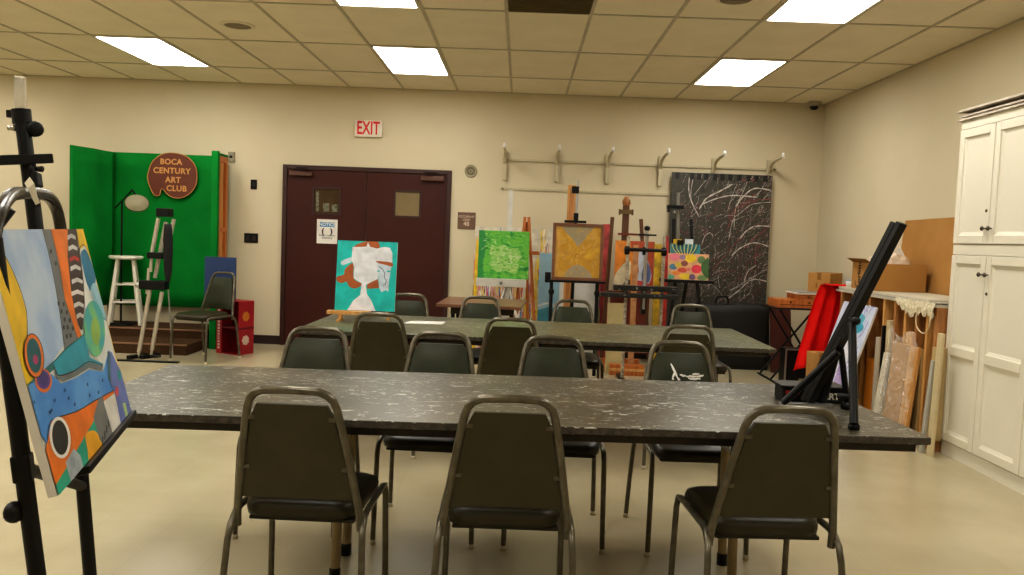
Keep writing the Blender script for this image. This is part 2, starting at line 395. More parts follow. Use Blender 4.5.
# notice sheet on door
a, b = P(317, 219, 9.3), P(337, 244, 9.3)
t = thing('door_notice', (a.x/2+b.x/2, 9.304, b.z), 'white notice sheet with a blue header taped on the left door', 'notice')
build('sheet', MB().box((a.x, 9.303, b.z), (b.x, 9.3065, a.z)), mat('paper', (226, 222, 214), .6), t)
w = b.x-a.x; h = a.z-b.z; cxm = (a.x+b.x)/2
build('header_band', MB().box((a.x+.14*w, 9.3012, a.z-.31*h), (b.x-.12*w, 9.303, a.z-.12*h)), mat('blue_print', (52, 126, 178), .5), t)
lettering('header_text', 'NOTICE', .052, TF((cxm, 9.3008, a.z-.215*h), *FRONT), whitep, t, bold=.001)
lettering('notice_text', '(   )', .085, TF((cxm, 9.3022, a.z-.49*h), *FRONT), black_m, t, bold=.003)
lettering('notice_text', 'Please maintain', .03, TF((cxm, 9.3022, a.z-.66*h), *FRONT), black_m, t)
lettering('notice_text', 'distancing', .03, TF((cxm, 9.3022, a.z-.76*h), *FRONT), black_m, t)
# exit sign
a, b = P(355, 120, 9.3), P(382, 137.5, 9.3)
t = thing('exit_sign', ((a.x+b.x)/2, 9.31, b.z), 'white exit sign with red letters on the wall above the double doors', 'sign')
build('housing', MB().box((a.x, 9.285, b.z), (b.x, 9.331, a.z)), mat('sign_white', (232, 222, 205), .5), t, bevel=.005)
lettering('exit_text', 'EXIT', .205, TF(((a.x+b.x)/2, 9.2835, (a.z+b.z)/2+.0), *FRONT) @ Matrix.Diagonal((.62, 1, 1, 1)), mat('exit_red', (222, 36, 44), .5), t, bold=.004)
# strobe/speaker disc by the door
c = P(471, 171, YB)
t = thing('wall_speaker', (c.x, YB-.01, c.z-.07), 'small round grey slotted disc on the wall right of the double doors', 'speaker')
build('rim', MB().lathe((c.x, YB, c.z), [(.072, 0), (.072, .014), (.06, .02), (.056, .014), (.056, 0)], 28, axis=(0, -1, 0)), mat('disc_grey', (168, 160, 132), .5), t)
s = MB()
s.lathe((c.x, YB, c.z), [(.045, .008), (.045, .014), (.033, .014), (.033, .008)], 24, axis=(0, -1, 0))
for k in range(4): s.box((c.x-.028, YB-.014, c.z-.026+k*.016), (c.x+.028, YB-.008, c.z-.02+k*.016))
build('slots', s, mat('disc_dark', (112, 104, 82), .6), t)
build('plate', MB().lathe((c.x, YB, c.z), [(.056, .006), (0, .007)], 24, axis=(0, -1, 0)), mat('disc_mid', (182, 173, 142), .6), t)
# occupancy plaque
a, b = P(458, 212, YB), P(475, 229.5, YB)
t = thing('wall_plaque', ((a.x+b.x)/2, YB-.01, b.z), 'brown square occupant load plaque on the wall right of the double doors', 'plaque')
build('plate', MB().box((a.x, YB-.012, b.z), (b.x, YB, a.z)), mat('plaque_brown', (112, 84, 66), .5), t, bevel=.003)
cxm = (a.x+b.x)/2; hh = a.z-b.z; pk = mat('plaque_letters', (214, 190, 170), .5)
lettering('plaque_text', 'OCCUPANT', .034, TF((cxm, YB-.0135, a.z-.26*hh), *FRONT), pk, t, bold=.0006)
lettering('plaque_text', 'LOAD', .032, TF((cxm, YB-.0135, a.z-.44*hh), *FRONT), pk, t, bold=.0006)
lettering('plaque_text', '48', .068, TF((cxm, YB-.0135, a.z-.69*hh), *FRONT), pk, t, bold=.0015)
# little wall plates
def plate(name, u0, v0, u1, v1, m, label, cat, d=.012):
    a, b = P(u0, v0, YB), P(u1, v1, YB)
    t = thing(name, ((a.x+b.x)/2, YB-.01, b.z), label, cat)
    build('plate', MB().box((a.x, YB-d, b.z), (b.x, YB, a.z)), m, t, bevel=.002); return t, a, b
t, a, b = plate('wall_box', 229, 152, 235, 162, mat('grey_plate', (150, 142, 118), .5), 'small grey wall box with a dark dot beside the green screen', 'wall box', .03)
build('sensor', MB().lathe(((a.x+b.x)/2, YB-.03, (a.z+b.z)/2), [(.016, -.002), (.016, .008), (0, .01)], 14, axis=(0, -1, 0)), black_m, t)
t, a, b = plate('switch_plate', 251, 179.5, 257, 189.5, black_m, 'narrow black wall plate high between the green screen and doors', 'wall plate')
build('switch', MB().box(((a.x+b.x)/2-.008, YB-.02, (a.z+b.z)/2-.02), ((a.x+b.x)/2+.008, YB-.012, (a.z+b.z)/2+.02)), mat('dark_brown_p', (40, 28, 22), .5), t)
t, a, b = plate('outlet_plate', 244.5, 233, 258, 243, black_m, 'wide black wall plate at mid height between the green screen and doors', 'wall plate')
for dx in (-.035, .035): build('socket', MB().box(((a.x+b.x)/2+dx-.02, YB-.016, (a.z+b.z)/2-.03), ((a.x+b.x)/2+dx+.02, YB-.012, (a.z+b.z)/2+.03)), mat('dark_brown_p', (40, 28, 22), .5), t)

# ------------------------------------------------------------------ wall rails and brackets
rail_m = mat('rail_paint', (196, 186, 154), .5)
r0, r1 = P(502, 161.5, YB), P(776, 168, YB)
z_r = (r0.z+r1.z)/2
r = thing('wall_rail', ((r0.x+r1.x)/2, YB-.02, z_r), 'long thin beige rail on the back wall running through the shelf brackets', 'rail')
build('bar', MB().box((r0.x, YB-.022, z_r-.012), (r1.x, YB-.002, z_r+.012)), rail_m, r)
for q in (r0.x+.02, r1.x-.02): build('screw', MB().lathe((q, YB-.022, z_r), [(.01, 0), (.008, .004), (0, .005)], 10, axis=(0, -1, 0)), mat('screw', (110, 100, 80), .4, .7), r)
z_l = P(501, 188.5, YB).z
r = thing('wall_rail', ((r0.x+1.7)/2, YB-.02, z_l), 'lower thin beige rail on the back wall beneath the shelf brackets', 'rail')
build('bar', MB().box((r0.x-.01, YB-.018, z_l-.012), (2.2, YB, z_l+.012)), rail_m, r)
build('screw', MB().lathe((r0.x+.02, YB-.018, z_l), [(.01, 0), (.008, .004), (0, .005)], 10, axis=(0, -1, 0)), MC['screw'], r)
ords = ['leftmost of the six', 'second from the left', 'third from the left', 'fourth from the left, above the chrome easel', 'fifth from the left, over the black painting', 'rightmost of the six']
bx = [505, 557, 607.5, 660, 713, 768]
for k, u in enumerate(bx):
    x = P(u, 165, YB).x; zt, zb = 2.215+.0, 1.975
    t = thing('shelf_bracket', (x, YB-.03, zb), 'beige wall bracket with white tipped arm, '+ords[k], 'bracket', 'shelf brackets on the back wall')
    build('upright', MB().box((x-.022, YB-.05, zb), (x+.022, YB-.022, 2.33-.02)).box((x-.022, YB-.0222, zb), (x+.022, YB, zb+.02)), rail_m, t, bevel=.004)
    pts = smooth([(x, YB-.045, 2.17), (x, YB-.12, 2.25), (x, YB-.3, 2.285), (x, YB-.53, 2.30)], 5, False)
    build('arm', MB().tube(pts, [.017]*(len(pts)-3)+[.012]*3, 8), rail_m, t)
    build('tip', MB().lathe((x, YB-.53, 2.285), [(.0, 0), (.015, 0), (.015, .04), (.010, .055), (0, .057)], 14), whitep, t)

# ------------------------------------------------------------------ chairs
def make_chair():
    t = thing('stacking_chair', (0, 0, 0), 'x', 'chair', 'bronze framed stacking chairs')
    # seat: rounded pad, front at -y
    def outline(sx, y0, y1, n=6, r=.07):
        pts = []
        for cx_, cy_, a0 in ((sx-r, y1-r, 0), (-sx*.93+r, y1-r, 90), (-sx+r, y0+r, 180), (sx-r, y0+r, 270)):
            for k in range(n+1):
                a = math.radians(a0+90*k/n); pts.append((cx_+r*math.cos(a), cy_+r*math.sin(a)))
        return pts
    o = outline(.188, -.215, .19); s = MB(); rings = []
    for sc, z in ((.9, .417), (.985, .421), (1.0, .437), (1.0, .452), (.97, .468), (.88, .478), (.6, .483), (.2, .485)):
        rings.append([Vector((x*sc, (y+.01)*sc-.01, z-(.012*max(0, -(y+.08))/.13 if z > .44 else 0))) for x, y in o])
    n = len(o); vs = [v for rg in rings for v in rg]
    fs = [(i*n+k, i*n+(k+1) % n, (i+1)*n+(k+1) % n, (i+1)*n+k) for i in range(len(rings)-1) for k in range(n)]
    s.add(vs, fs, 0, True); s.add(rings[0], [tuple(range(n-1, -1, -1))]); s.add(rings[-1], [tuple(range(n))], 0, True)
    build('seat', s, vin_s, t, local=True)
    build('seat_frame', MB().box((-.17, -.18, .404), (.17, .165, .4168)), mat('seat_pan', (40, 34, 22), .6), t, local=True, bevel=.004)
    # back frame: inverted U, leaning back
    def bp(x, z): return (x, .192+.118*((z-.40)/.457)**1.15 if z > .4 else .192, z)
    hp = [(-.196, .395), (-.194, .45), (-.171, .6), (-.146, .75), (-.136, .80), (-.127, .825), (-.110, .843), (-.085, .854), (0, .857)]
    pts = [bp(*q_) for q_ in hp]+[bp(-a_, b_) for a_, b_ in reversed(hp[:-1])]
    build('back_frame', MB().tube(pts, .0132, 8), bronze_m, t, local=True)
    # back pad: front vinyl cushion
    def pad(y_off, puff, ztop, zbot, grow, mi=0, n=10, m=8):
        grid = []
        for j in range(m+1):
            z = zbot+(ztop-zbot)*j/m; hw = .179-.058*((z-.5)/.3)+grow
            if j == m: hw -= .012
            for i in range(n+1):
                xx = -1+2*i/n; b = (1-xx**4)*(1-(2*j/m-1)**4)
                x_, y_, z_ = bp(xx*hw, z); grid.append(Vector((x_, y_+y_off-puff*b, z_)))
        return grid
    m_, n_ = 8, 10
    q = lambda i, j: j*(n_+1)+i
    A = pad(-.012, .028, .810, .495, 0); B = pad(.004, -.0015, .810, .495, 0)
    s = MB(); fs = [(q(i, j), q(i+1, j), q(i+1, j+1), q(i, j+1)) for j in range(m_) for i in range(n_)]
    s.add(A, fs, 0, True)
    rim = [q(i, 0) for i in range(n_+1)]+[q(n_, j) for j in range(1, m_+1)]+[q(i, m_) for i in range(n_-1, -1, -1)]+[q(0, j) for j in range(m_-1, 0, -1)]
    s.add([A[i] for i in rim]+[B[i] for i in rim], [(k, len(rim)+k, len(rim)+(k+1) % len(rim), (k+1) % len(rim)) for k in range(len(rim))])
    pad_o = build('backrest', s, vin_f, t, local=True)
    s = MB(); s.add(B, [tuple(reversed(f)) for f in fs], 0, True)
    bpn = build('back_panel', s, vin_b, t, local=True)
    for sx in (-1, 1):
        for z in (.765, .60):
            c = Vector(bp(sx*(.179-.058*((z-.5)/.3)-.004), z))
            build('panel_clip', MB().box((c.x-.012, c.y+.004, c.z-.006), (c.x+.012, c.y+.0085, c.z+.006)), bronze_m, bpn, local=True)
    # legs: one continuous bent tube per leg
    for sx in (-1, 1):
        fl = [(sx*.212, -.205, 0.012), (sx*.209, -.198, .2), (sx*.206, -.188, .39), (sx*.205, -.172, .428), (sx*.205, -.13, .438), (sx*.205, .0, .440)]
        l = build('leg', MB().tube(fl, .0113, 8), bronze_m, t, local=True)
        build('glide', MB().lathe((sx*.212, -.205, 0), [(0, 0), (.013, 0), (.0135, .018), (.0116, .02)], 10), tip_m, l, local=True)
        rl = [(sx*.224, .285, .012), (sx*.218, .262, .2), (sx*.211, .238, .36), (sx*.208, .222, .405), (sx*.206, .185, .434), (sx*.205, .14, .441), (sx*.205, .0, .440)]
        l = build('leg', MB().tube(rl, .0113, 8), bronze_m, t, local=True)
        build('glide', MB().lathe((sx*.224, .285, 0), [(0, 0), (.013, 0), (.0135, .018), (.0116, .02)], 10), tip_m, l, local=True)
    return t
chair0 = make_chair(); first = [True]
def chair(x, y, rz, label):
    rz = math.radians(rz)
    if first[0]:
        first[0] = False; chair0.location = (x, y, 0); chair0.rotation_euler = (0, 0, rz); chair0['label'] = label; return chair0
    return dup(chair0, (x, y, 0), rz, label)
chair(-.665, 2.72, 179, 'olive backed chair seen from behind at the left of the near table front')
chair(-.018, 2.72, 181, 'olive backed chair seen from behind at the middle of the near table front')
chair(.815, 2.73, 183, 'olive backed chair seen from behind at the right, before the black tabletop easel')
chair(-.968, 3.63, 0, 'dark green chair facing forward behind the near table, leftmost of the four there')
chair(-.372, 3.63, -1, 'dark green chair behind the near table, second from left, in line with the white paper')
chair(.182, 3.63, 1, 'dark green chair behind the near table, second from right')
chair(.795, 3.63, 2, 'dark green chair with white paint scrapes on its back behind the near table')
chair(-.815, 5.06, 180, 'olive backed chair in front of the teal and white painting at the far table')
chair(-.04, 5.06, 180, 'olive backed chair seen from behind at the middle of the far table front')
chair(1.0, 5.05, 180, 'olive backed chair seen from behind at the right of the far table front')
chair(-.86, 6.06, 0, 'dark green chair behind the far table, just right of the teal painting')
chair(-.29, 6.06, 1, 'dark green chair behind the far table, below the green abstract painting')
chair(.42, 6.06, -1, 'dark green chair behind the far table, below the mustard yellow painting')
chair(1.345, 6.06, 0, 'dark green chair behind the far table, below the floral painting easel')
chair(-3.13, 8.05, -19, 'lone bronze chair by the red carton at the foot of the green screen')
# paint scrapes on one chair back
c7 = [o for o in bpy.data.objects if o.get('label', '').startswith('dark green chair with white paint')][0]
sb = MB(); fl = random.Random(3)
def cb(x, z): return Vector((x, .192+.118*((z-.40)/.457)**1.15-.012-.0285*(1-(x/.17)**4)*(1-(2*(z-.495)/.315-1)**4)-.0045, z))
for (xa, za, xb, zb_) in ((-.05, .765, -.02, .70), (-.02, .70, -.01, .69), (-.03, .73, -.045, .70), (-.01, .715, .02, .71), (.02, .71, .07, .708), (.07, .708, .105, .715), (.03, .70, .09, .699), (.05, .72, .085, .722), (-.045, .70, -.04, .69)):
    n_ = 5
    sb.ribbon([cb(xa+(xb-xa)*k/n_, za+(zb_-za)*k/n_+fl.uniform(-.002, .002)) for k in range(n_+1)], [.003+.008*math.sin(PI*(k+.5)/(n_+1)) for k in range(n_+1)], (0, 1, 0))
build('paint_scrape', sb, whitep, c7, local=True)

# ------------------------------------------------------------------ long tables
def long_table(cx_, cy_, L, D, rz, top, label, Zt=.73):
    t = thing('work_table', (cx_, cy_, 0), label, 'table', 'long folding work tables', math.radians(rz))
    a, b = L/2, D/2
    def rrect(x, y, r=.02, n=4):
        p = []
        for sx, sy_, a0 in ((1, 1, 0), (-1, 1, 90), (-1, -1, 180), (1, -1, 270)):
            for k in range(n+1):
                an = math.radians(a0+90*k/n); p.append((sx*(x-r)+r*math.cos(an), sy_*(y-r)+r*math.sin(an)))
        return p
    build('tabletop', MB().prism([(x, y, Zt-.024) for x, y in rrect(a, b)], (0, 0, .024)), top, t, local=True, bevel=.002)
    e = MB(); o, i2 = rrect(a+.003, b+.003), rrect(a-.002, b-.002); n = len(o)
    vs = [(x, y, Zt-.022) for x, y in o]+[(x, y, Zt-.003) for x, y in o]
    e.add(vs, [(k, (k+1) % n, n+(k+1) % n, n+k) for k in range(n)])
    build('edge_band', e, edge_m, t, local=True)
    ap = MB(); u = .035
    for A, B in (((-a+u, -b+u), (a-u, -b+u+.02)), ((-a+u, b-u-.02), (a-u, b-u)), ((-a+u, -b+u), (-a+u+.02, b-u)), ((a-u-.02, -b+u), (a-u, b-u))): ap.box((A[0], A[1], Zt-.056), (B[0], B[1], Zt-.0242))
    build('apron', ap, apron_m, t, local=True)
    for sx in (-1, 1):
        for sy_ in (-1, 1):
            x = (a-.50+.03*sy_) if sx > 0 else -(a-.83); y = .24 if sy_ > 0 else (-.09 if sx > 0 else -.01)
            lg = build('leg', MB().tube([(x, y, Zt-.026), (x+sx*.015, y+sy_*.0, .02)], .019, 8), foldleg_m, t, local=True)
            build('foot_cap', MB().lathe((x+sx*.015, y, 0), [(0, 0), (.022, 0), (.022, .045), (.0195, .05)], 10), black_m, lg, local=True)
            build('leg_brace', MB().bar((x, y, .56), (x-.26*sx, y, Zt-.03), .02, .01, side=(0, 1, 0)), alu_m, lg, local=True)
        build('crossbar', MB().tube([((a-.50 if sx > 0 else -(a-.83)), -.01, .62), ((a-.50 if sx > 0 else -(a-.83)), .24, .62)], .011, 8), foldleg_m, t, local=True)
    return t
long_table(-.06, 3.085, 2.84, .95, 2.3, tab_m, 'long grey near table spattered with white paint, set across the foreground')
long_table(.105, 5.42, 2.90, 1.1, -.6, tab2_m, 'long olive grey far table with the teal painting on its left end')
# small brown table
t = thing('side_table', (-.36, 7.5, 0), 'small brown wooden topped table behind the far table, before the green painting', 'table')
build('tabletop', MB().prism([(-.72, 7.1, .705), (.02, 7.05, .705), (.08, 7.95, .705), (-.69, 7.95, .705)], (0, 0, .028)), mat('brown_laminate', (128, 88, 64), .35, c2=(104, 72, 52), scale=8), t, bevel=.003)
build('apron', MB().box((-.6, 7.2, .64), (-.04, 7.84, .705)), apron_m, t)
for x, y in ((-.58, 7.22), (-.06, 7.22), (-.58, 7.82), (-.06, 7.82)): build('leg', MB().tube([(x, y, .645), (x, y, 0)], .018, 8), black_m, t)
# sheets of paper on the far table
p = PZ(425, 323, .73)
build('paper_sheet', MB().prism([(p.x-.13, p.y-.09, .7305), (p.x+.12, p.y-.06, .7305), (p.x+.13, p.y+.1, .7305), (p.x-.10, p.y+.08, .7305)], (0, 0, .003)), mat('paper', (226, 222, 214), .6), label='white sheet of paper lying on the far table right of the teal painting', cat='paper')

# ------------------------------------------------------------------ teal painting on tabletop easel
tl = Vector((0, .10, .995)).normalized()
o = Vector((-1.245, 5.50, .80)); X = Vector((.405, .015, 0)); Y = Vector((0, .055, .470))
t = thing('canvas_painting', o+X/2, 'teal canvas with a white portrait silhouette and brown hair on the far table', 'painting')
build('canvas', canvas_box(o, X, Y), edge_w, t)
A = Art(o, X, Y); U = lambda pts: [((x-95)/360, 1-(y-68)/422) for x, y in pts]
teal, brn, wh, lb = pm(14, 196, 188), pm(176, 92, 38), pm(232, 234, 240), pm(205, 220, 232)
A.poly([(0, 0), (1, 0), (1, 1), (0, 1)], teal)
A.poly(U([(185,118),(200,95),(230,80),(270,68),(330,68),(348,92),(330,112),(190,116)]), brn, 3)
A.poly(U([(190,168),(150,180),(120,198),(128,218),(160,208),(190,190)]), lb, 4)
A.poly(U([(195,205),(160,225),(143,250),(140,275),(100,290),(100,315),(130,328),(158,318),(175,345),(205,358),(240,345),(248,325),(200,295)]), brn, 3)
A.poly(U([(283,330),(345,293),(356,350),(283,357)]), brn)
A.poly(U([(340,190),(372,195),(425,212),(420,250),(414,300),(412,372),(400,360),(370,374),(356,345),(350,300),(342,250)]), lb)
A.poly(U([(185,105),(235,104),(268,100),(276,72),(290,100),(330,110),(375,98),(410,102),(426,135),(428,192),(338,186),(345,250),(345,295),(284,328),(275,335),(285,390),(312,425),(342,490),(172,490),(205,430),(245,395),(250,325),(200,295),(200,230),(182,180)]), wh)
A.poly(U([(332,186),(425,192),(428,216),(380,206),(345,198)]), brn, 3)
A.line(U([(350,218),(372,236),(386,262),(384,285),(396,300),(392,325),(378,332)]), .004, pm(40, 30, 30), 4)
A.poly(U(ell(347, 247, 8, 5, 10)), teal); A.poly(U(ell(410, 246, 14, 5, 10)), teal)
A.done(t)
e = thing('tabletop_easel', (-1.05, 5.5, .73), 'small light wooden tabletop easel holding the teal painting', 'easel')
build('ledge', MB().box((-1.29, 5.462, .772), (-1.0, 5.522, .797)), wood_l, e, bevel=.002)
build('mast', MB().bar((-1.05, 5.53, .765), (-1.05, 5.583, 1.2), .03, .012), wood_l, e)
for x0, x1 in ((-1.22, -1.12), (-.88, -.98)): build('leg', MB().bar((x0, 5.535, .7375), (x1, 5.57, 1.1), .02, .012), wood_l, e)
build('leg', MB().bar((-1.05, 5.72, .7375), (-1.05, 5.585, 1.1), .02, .012), wood_l, e)
build('foot', MB().bar((-1.2, 5.40, .7375), (-1.2, 5.56, .7375), .02, .015, side=(1, 0, 0)).box((-1.21, 5.465, .745), (-1.19, 5.515, .772)), wood_l, e)

# ------------------------------------------------------------------ foreground easel and painting
BRc, BLc = Vector((-.8705, 1.82, .9113)), Vector((-.702, 1.2336, .9113)); TRc = Vector((-.9667, 1.7927, 1.3188))
o = BLc; X = BRc-BLc; Y = TRc-BRc
t = thing('canvas_painting', (o+X/2), 'large bright abstract canvas of blue, orange and yellow shapes on the near left easel', 'painting')
build('canvas', canvas_box(o, X, Y, .013), edge_w, t)
A = Art(o, X, Y); nn = A.n; XL2, YL2 = X.length_squared, Y.length_squared
def V(pts):
    r = []
    for u, v in pts:
        p = PP(u, v, o, nn)-o; r.append((p.dot(X)/XL2, p.dot(Y)/YL2))
    return r
blk = pm(24, 24, 26); yel = pm(238, 196, 24); org_ = pm(236, 124, 24); gry = pm(120, 124, 126); blu = pm(84, 150, 214)
A.poly([(0, 0), (1, 0), (1, 1), (0, 1)], pm(222, 224, 218))
A.poly(V([(-30, 225), (41, 225), (50, 261), (56, 292), (60, 317), (64, 345), (52, 362), (41, 372), (27, 382), (10, 350), (-30, 260)]), mat('paint_sky', (188, 204, 224), .5, c2=(156, 182, 216), scale=9, lo=.4, hi=.6))
A.poly(V([(-45, 225), (-8, 232), (0, 248), (9, 264), (19, 287), (26, 311), (27, 336), (38, 365), (41, 376), (24, 390), (0, 320), (-40, 240)]), yel)
A.line(V([(-8, 232), (0, 248), (9, 264), (19, 287), (26, 311), (27, 336)]), .0025, blk, 3)
A.poly(V([(41, 226), (50, 226), (58, 261), (64, 298), (77, 334), (79, 345), (64, 352), (60, 317), (56, 292), (50, 261)]), gry)
A.line(V([(41, 226), (50, 261), (56, 292), (60, 317), (64, 345)]), .003, blk, 3)
for (a_, b_) in ((57, 302), (60, 310), (63, 318), (66, 326), (69, 334), (62, 303), (65, 311), (68, 319), (71, 327), (62, 326), (65, 335), (49, 250), (54, 262)):
    A.poly(V([(a_, b_), (a_+1.8, b_-.8), (a_+2.3, b_+3.2), (a_+.5, b_+4)]), blk)
A.poly(V([(49, 225), (66, 225), (67, 257), (70.5, 292), (75, 317), (81, 336), (77, 338), (64, 298), (58, 261)]), org_)
A.poly(V([(66, 225), (74.5, 225), (78, 248), (83, 283), (84, 301), (82, 330), (80, 330), (75, 317), (70.5, 292), (67, 257)]), pm(66, 50, 46))
for k, (v0, c) in enumerate(((236, (205, 205, 205)), (247, (220, 220, 215)), (258, (200, 50, 40)), (267, (225, 225, 222)), (280, (215, 215, 212)), (292, (225, 220, 215)), (304, (215, 215, 212)), (315, (210, 205, 200)))):
    l_ = 66.5+.2*(v0-236)*.5 if v0 < 290 else 70+(v0-290)*.22; r_ = 74+.16*(v0-230)
    r_ = min(r_, 83)
    A.poly(V([(l_, v0), (l_*.5+r_*.5, v0-2.2), (r_, v0+.5), (r_, v0+4), (l_*.5+r_*.5, v0+2), (l_+.4, v0+4.5)]), pm(*c))
A.poly(V([(74.5, 224), (86, 224), (120, 375), (112, 365), (108, 345), (100, 300), (92, 262), (84, 246), (79, 250)]), yel)
A.poly(V([(79, 250), (84, 246), (92, 262), (98, 292), (108, 330), (118, 372), (112, 400), (104, 372), (84, 336), (84, 301), (83, 283)]), pm(228, 230, 226))
A.line(V([(80, 262), (78, 252), (82, 245), (88, 252), (94, 270)]), .002, blk, 4)
A.poly(V([(80, 254), (85, 250), (91, 264), (95, 280), (91, 292), (86, 284), (82, 268)]), pm(30, 122, 160), 4)
A.poly(V([(90, 288), (95, 284), (102, 305), (106, 321), (98, 314), (92, 300)]), pm(150, 196, 212), 3)
A.line(V([(88, 290), (96, 312), (106, 321)]), .002, blk, 3)
A.poly(V([(24, 386), (40, 372), (53, 361), (66, 347), (86, 332), (87, 340), (66, 358), (48, 374), (30, 392)]), pm(16, 108, 112))
A.poly(V([(26, 386), (50, 374), (60, 384), (75, 378), (88, 370), (102, 372), (108, 350), (114, 362), (120, 385), (116, 395), (94, 405), (75, 415), (50, 424), (47, 446), (40, 436)]), mat('paint_water', (94, 158, 218), .5, c2=(70, 134, 204), scale=12, lo=.4, hi=.6))
A.poly(V([(52, 364), (66, 349), (84, 335), (86, 345), (89, 358), (102, 364), (102, 368), (88, 364), (73.6, 373), (58, 377)]), pm(42, 156, 178))
A.poly(V([(52, 366), (57, 377), (73.6, 372), (88, 363), (102, 366), (101, 371), (88, 368), (74, 377), (62, 382), (55, 379)]), gry)
A.line(V([(52, 365), (57, 376), (73.6, 371), (88, 362), (102, 366)]), .002, blk, 3)
A.poly(V(ell(93.5, 329, 10.5, 28, 28, -.07)), mat('paint_globe', (70, 166, 168), .5, c2=(120, 190, 120), scale=16, lo=.4, hi=.6))
A.poly(V(ell(94.5, 332, 4.5, 14, 20, -.07)), pm(150, 190, 90))
for cx_, cy_, rx, ry, c in ((42, 381, 8.5, 12, (230, 120, 40)), (42, 380, 6.8, 9.5, (98, 70, 150)), (42, 379, 4.5, 7, (70, 60, 130)), (32.5, 356, 10, 22.5, (30, 30, 30)), (32.5, 356, 9.3, 21.5, (236, 124, 24)), (32.5, 356, 7, 17.5, (24, 100, 112)), (34, 360, 2.6, 5, (190, 60, 120))):
    A.poly(V(ell(cx_, cy_, rx, ry, 26, -.12)), pm(*c))
A.poly(V([(45, 446), (50, 421), (75, 412), (94, 401), (116, 389), (117, 396), (92, 426), (71, 460), (52, 488), (44, 450)]), org_)
A.line(V([(46, 440), (50, 421), (75, 412), (94, 401), (116, 389)]), .002, blk, 3)
A.poly(V(ell(58.5, 438, 10.5, 21, 24, -.1)), whitep); A.poly(V(ell(58.5, 438, 8, 17.5, 24, -.1)), pm(44, 42, 40))
A.poly(V([(50, 490), (71, 458), (92, 422), (99, 410), (110, 445), (60, 505)]), pm(40, 168, 140))
A.poly(V([(64, 463), (72, 449), (79, 456), (83, 472), (78, 484), (70, 485)]), mat('paint_marble', (178, 188, 194), .5, c2=(140, 150, 158), scale=30))
A.poly(V([(84, 436), (90, 431), (96, 434), (102, 450), (96, 461), (88, 463), (86, 450)]), pm(244, 178, 20), 4)
A.poly(V([(92, 418), (97, 400), (101, 396), (113, 440), (104, 453), (98, 440)]), pm(124, 126, 124))
for k in range(5): A.poly(V([(101+k*1.9, 447-k*6.5), (102.2+k*1.9, 446-k*6.5), (101.8+k*1.9, 437-k*5.5), (100.6+k*1.9, 437-k*5.5)]), blk)
A.poly(V([(102, 402), (114, 393), (122, 430), (113, 440)]), pm(228, 226, 220))
A.poly(V([(106, 358), (110, 352), (122, 372), (134, 408), (121, 430), (113, 392), (108, 382)]), pm(108, 124, 190))
A.poly(V([(106, 352), (109, 352), (110, 384), (107, 380)]), pm(72, 110, 130))
A.poly(V([(121, 404), (124, 403), (127, 417), (125, 420)]), pm(180, 206, 140)); A.poly(V([(116, 372), (119, 370), (120, 380), (117, 381)]), pm(40, 150, 150))
A.poly(V(ell(115.5, 392, 1.6, 5, 12)), pm(232, 80, 90))
for a_, b_ in ((52, 400), (47, 412), (49, 410), (66, 398), (72, 404), (85, 384), (87, 395), (96, 392), (100, 380), (62, 390), (31, 402)): A.poly(V([(a_, b_), (a_+1.2, b_-1.5), (a_+1.6, b_+2), (a_+.5, b_+3)]), pm(20, 60, 120))
A.done(t)
# easel
eX = X.normalized(); up = Y.normalized(); back = -nn
e = thing('studio_easel', (-1.03, 1.45, 0), 'black metal studio easel at the left edge holding the bright abstract canvas', 'easel')
def to_floor(a, b, z=.01):
    a, b = Vector(a), Vector(b); k = (z-a.z)/(b.z-a.z); return a+(b-a)*k
rT, rB = P(62, 238, 1.66), P(90, 575, 1.68); lT, lB = P(-7, 238, 1.24), P(37, 575, 1.27)
rF, lF = to_floor(rT, rB), to_floor(lT, lB)
cT = P(27, 193, 1.46)
arch = smooth([tuple(lT), tuple(P(-2, 215, 1.27)), tuple(P(6, 200, 1.33)), tuple(P(14, 194, 1.39)), tuple(cT), tuple(P(41, 194, 1.55)), tuple(P(51, 199, 1.61)), tuple(P(58, 214, 1.65)), tuple(rT)], 4, False)
build('leg', MB().tube([lF, lT], .0135, 10), blackm, e); build('leg', MB().tube([rF, rT], .0135, 10), blackm, e)
build('crown', MB().tube(arch, .0115, 10), mat('crown_plastic', (60, 56, 50), .25, .4), e)
mt, ml = P(21, 110, 1.60), P(33, 205, 1.585)
mb_ = ml+(ml-mt)*5.0
rear = Vector((-1.75, 1.15, .012))
build('leg', MB().tube([rear, cT+back*.03+Vector((0, 0, -.02))], .0135, 10), blackm, e)
build('mast', MB().tube([ml+(ml-mt)*1.6, mt], .0135, 12), blackm, e)
build('mast_extension', MB().tube([mt, P(20, 77, 1.605)], .0105, 14), clear_m, e)
k1 = P(21, 116, 1.50)
build('collar', MB().tube([P(22.5, 124, 1.6), P(21, 109.5, 1.6)], .0175, 12).bar(P(8, 114, 1.6), P(22, 114, 1.6), .014, .012, side=(0, 0, 1)), black_m, e)
kn = build('knob', MB().lathe(P(35, 129, 1.6), [(0, -.007), (.012, -.007), (.0155, -.003), (.0155, .003), (.012, .007), (0, .007)], 14, axis=(1, -.9, 0)), black_m, e)
build('knob', MB().lathe(P(12, 128, 1.59), [(0, -.007), (.005, -.007), (.006, .007), (0, .007)], 10, axis=(1, 0, 0)), chrome_m, e)
build('top_clamp', MB().bar(P(-20, 161, 1.52), P(51, 158.5, 1.62), .019, .024, side=(0, 0, 1)), blackm, e, bevel=.002)
build('knob', MB().lathe(P(39, 169, 1.58), [(0, -.007), (.005, -.007), (.006, .007), (0, .007)], 12, axis=(1, -.2, 0)), black_m, e)
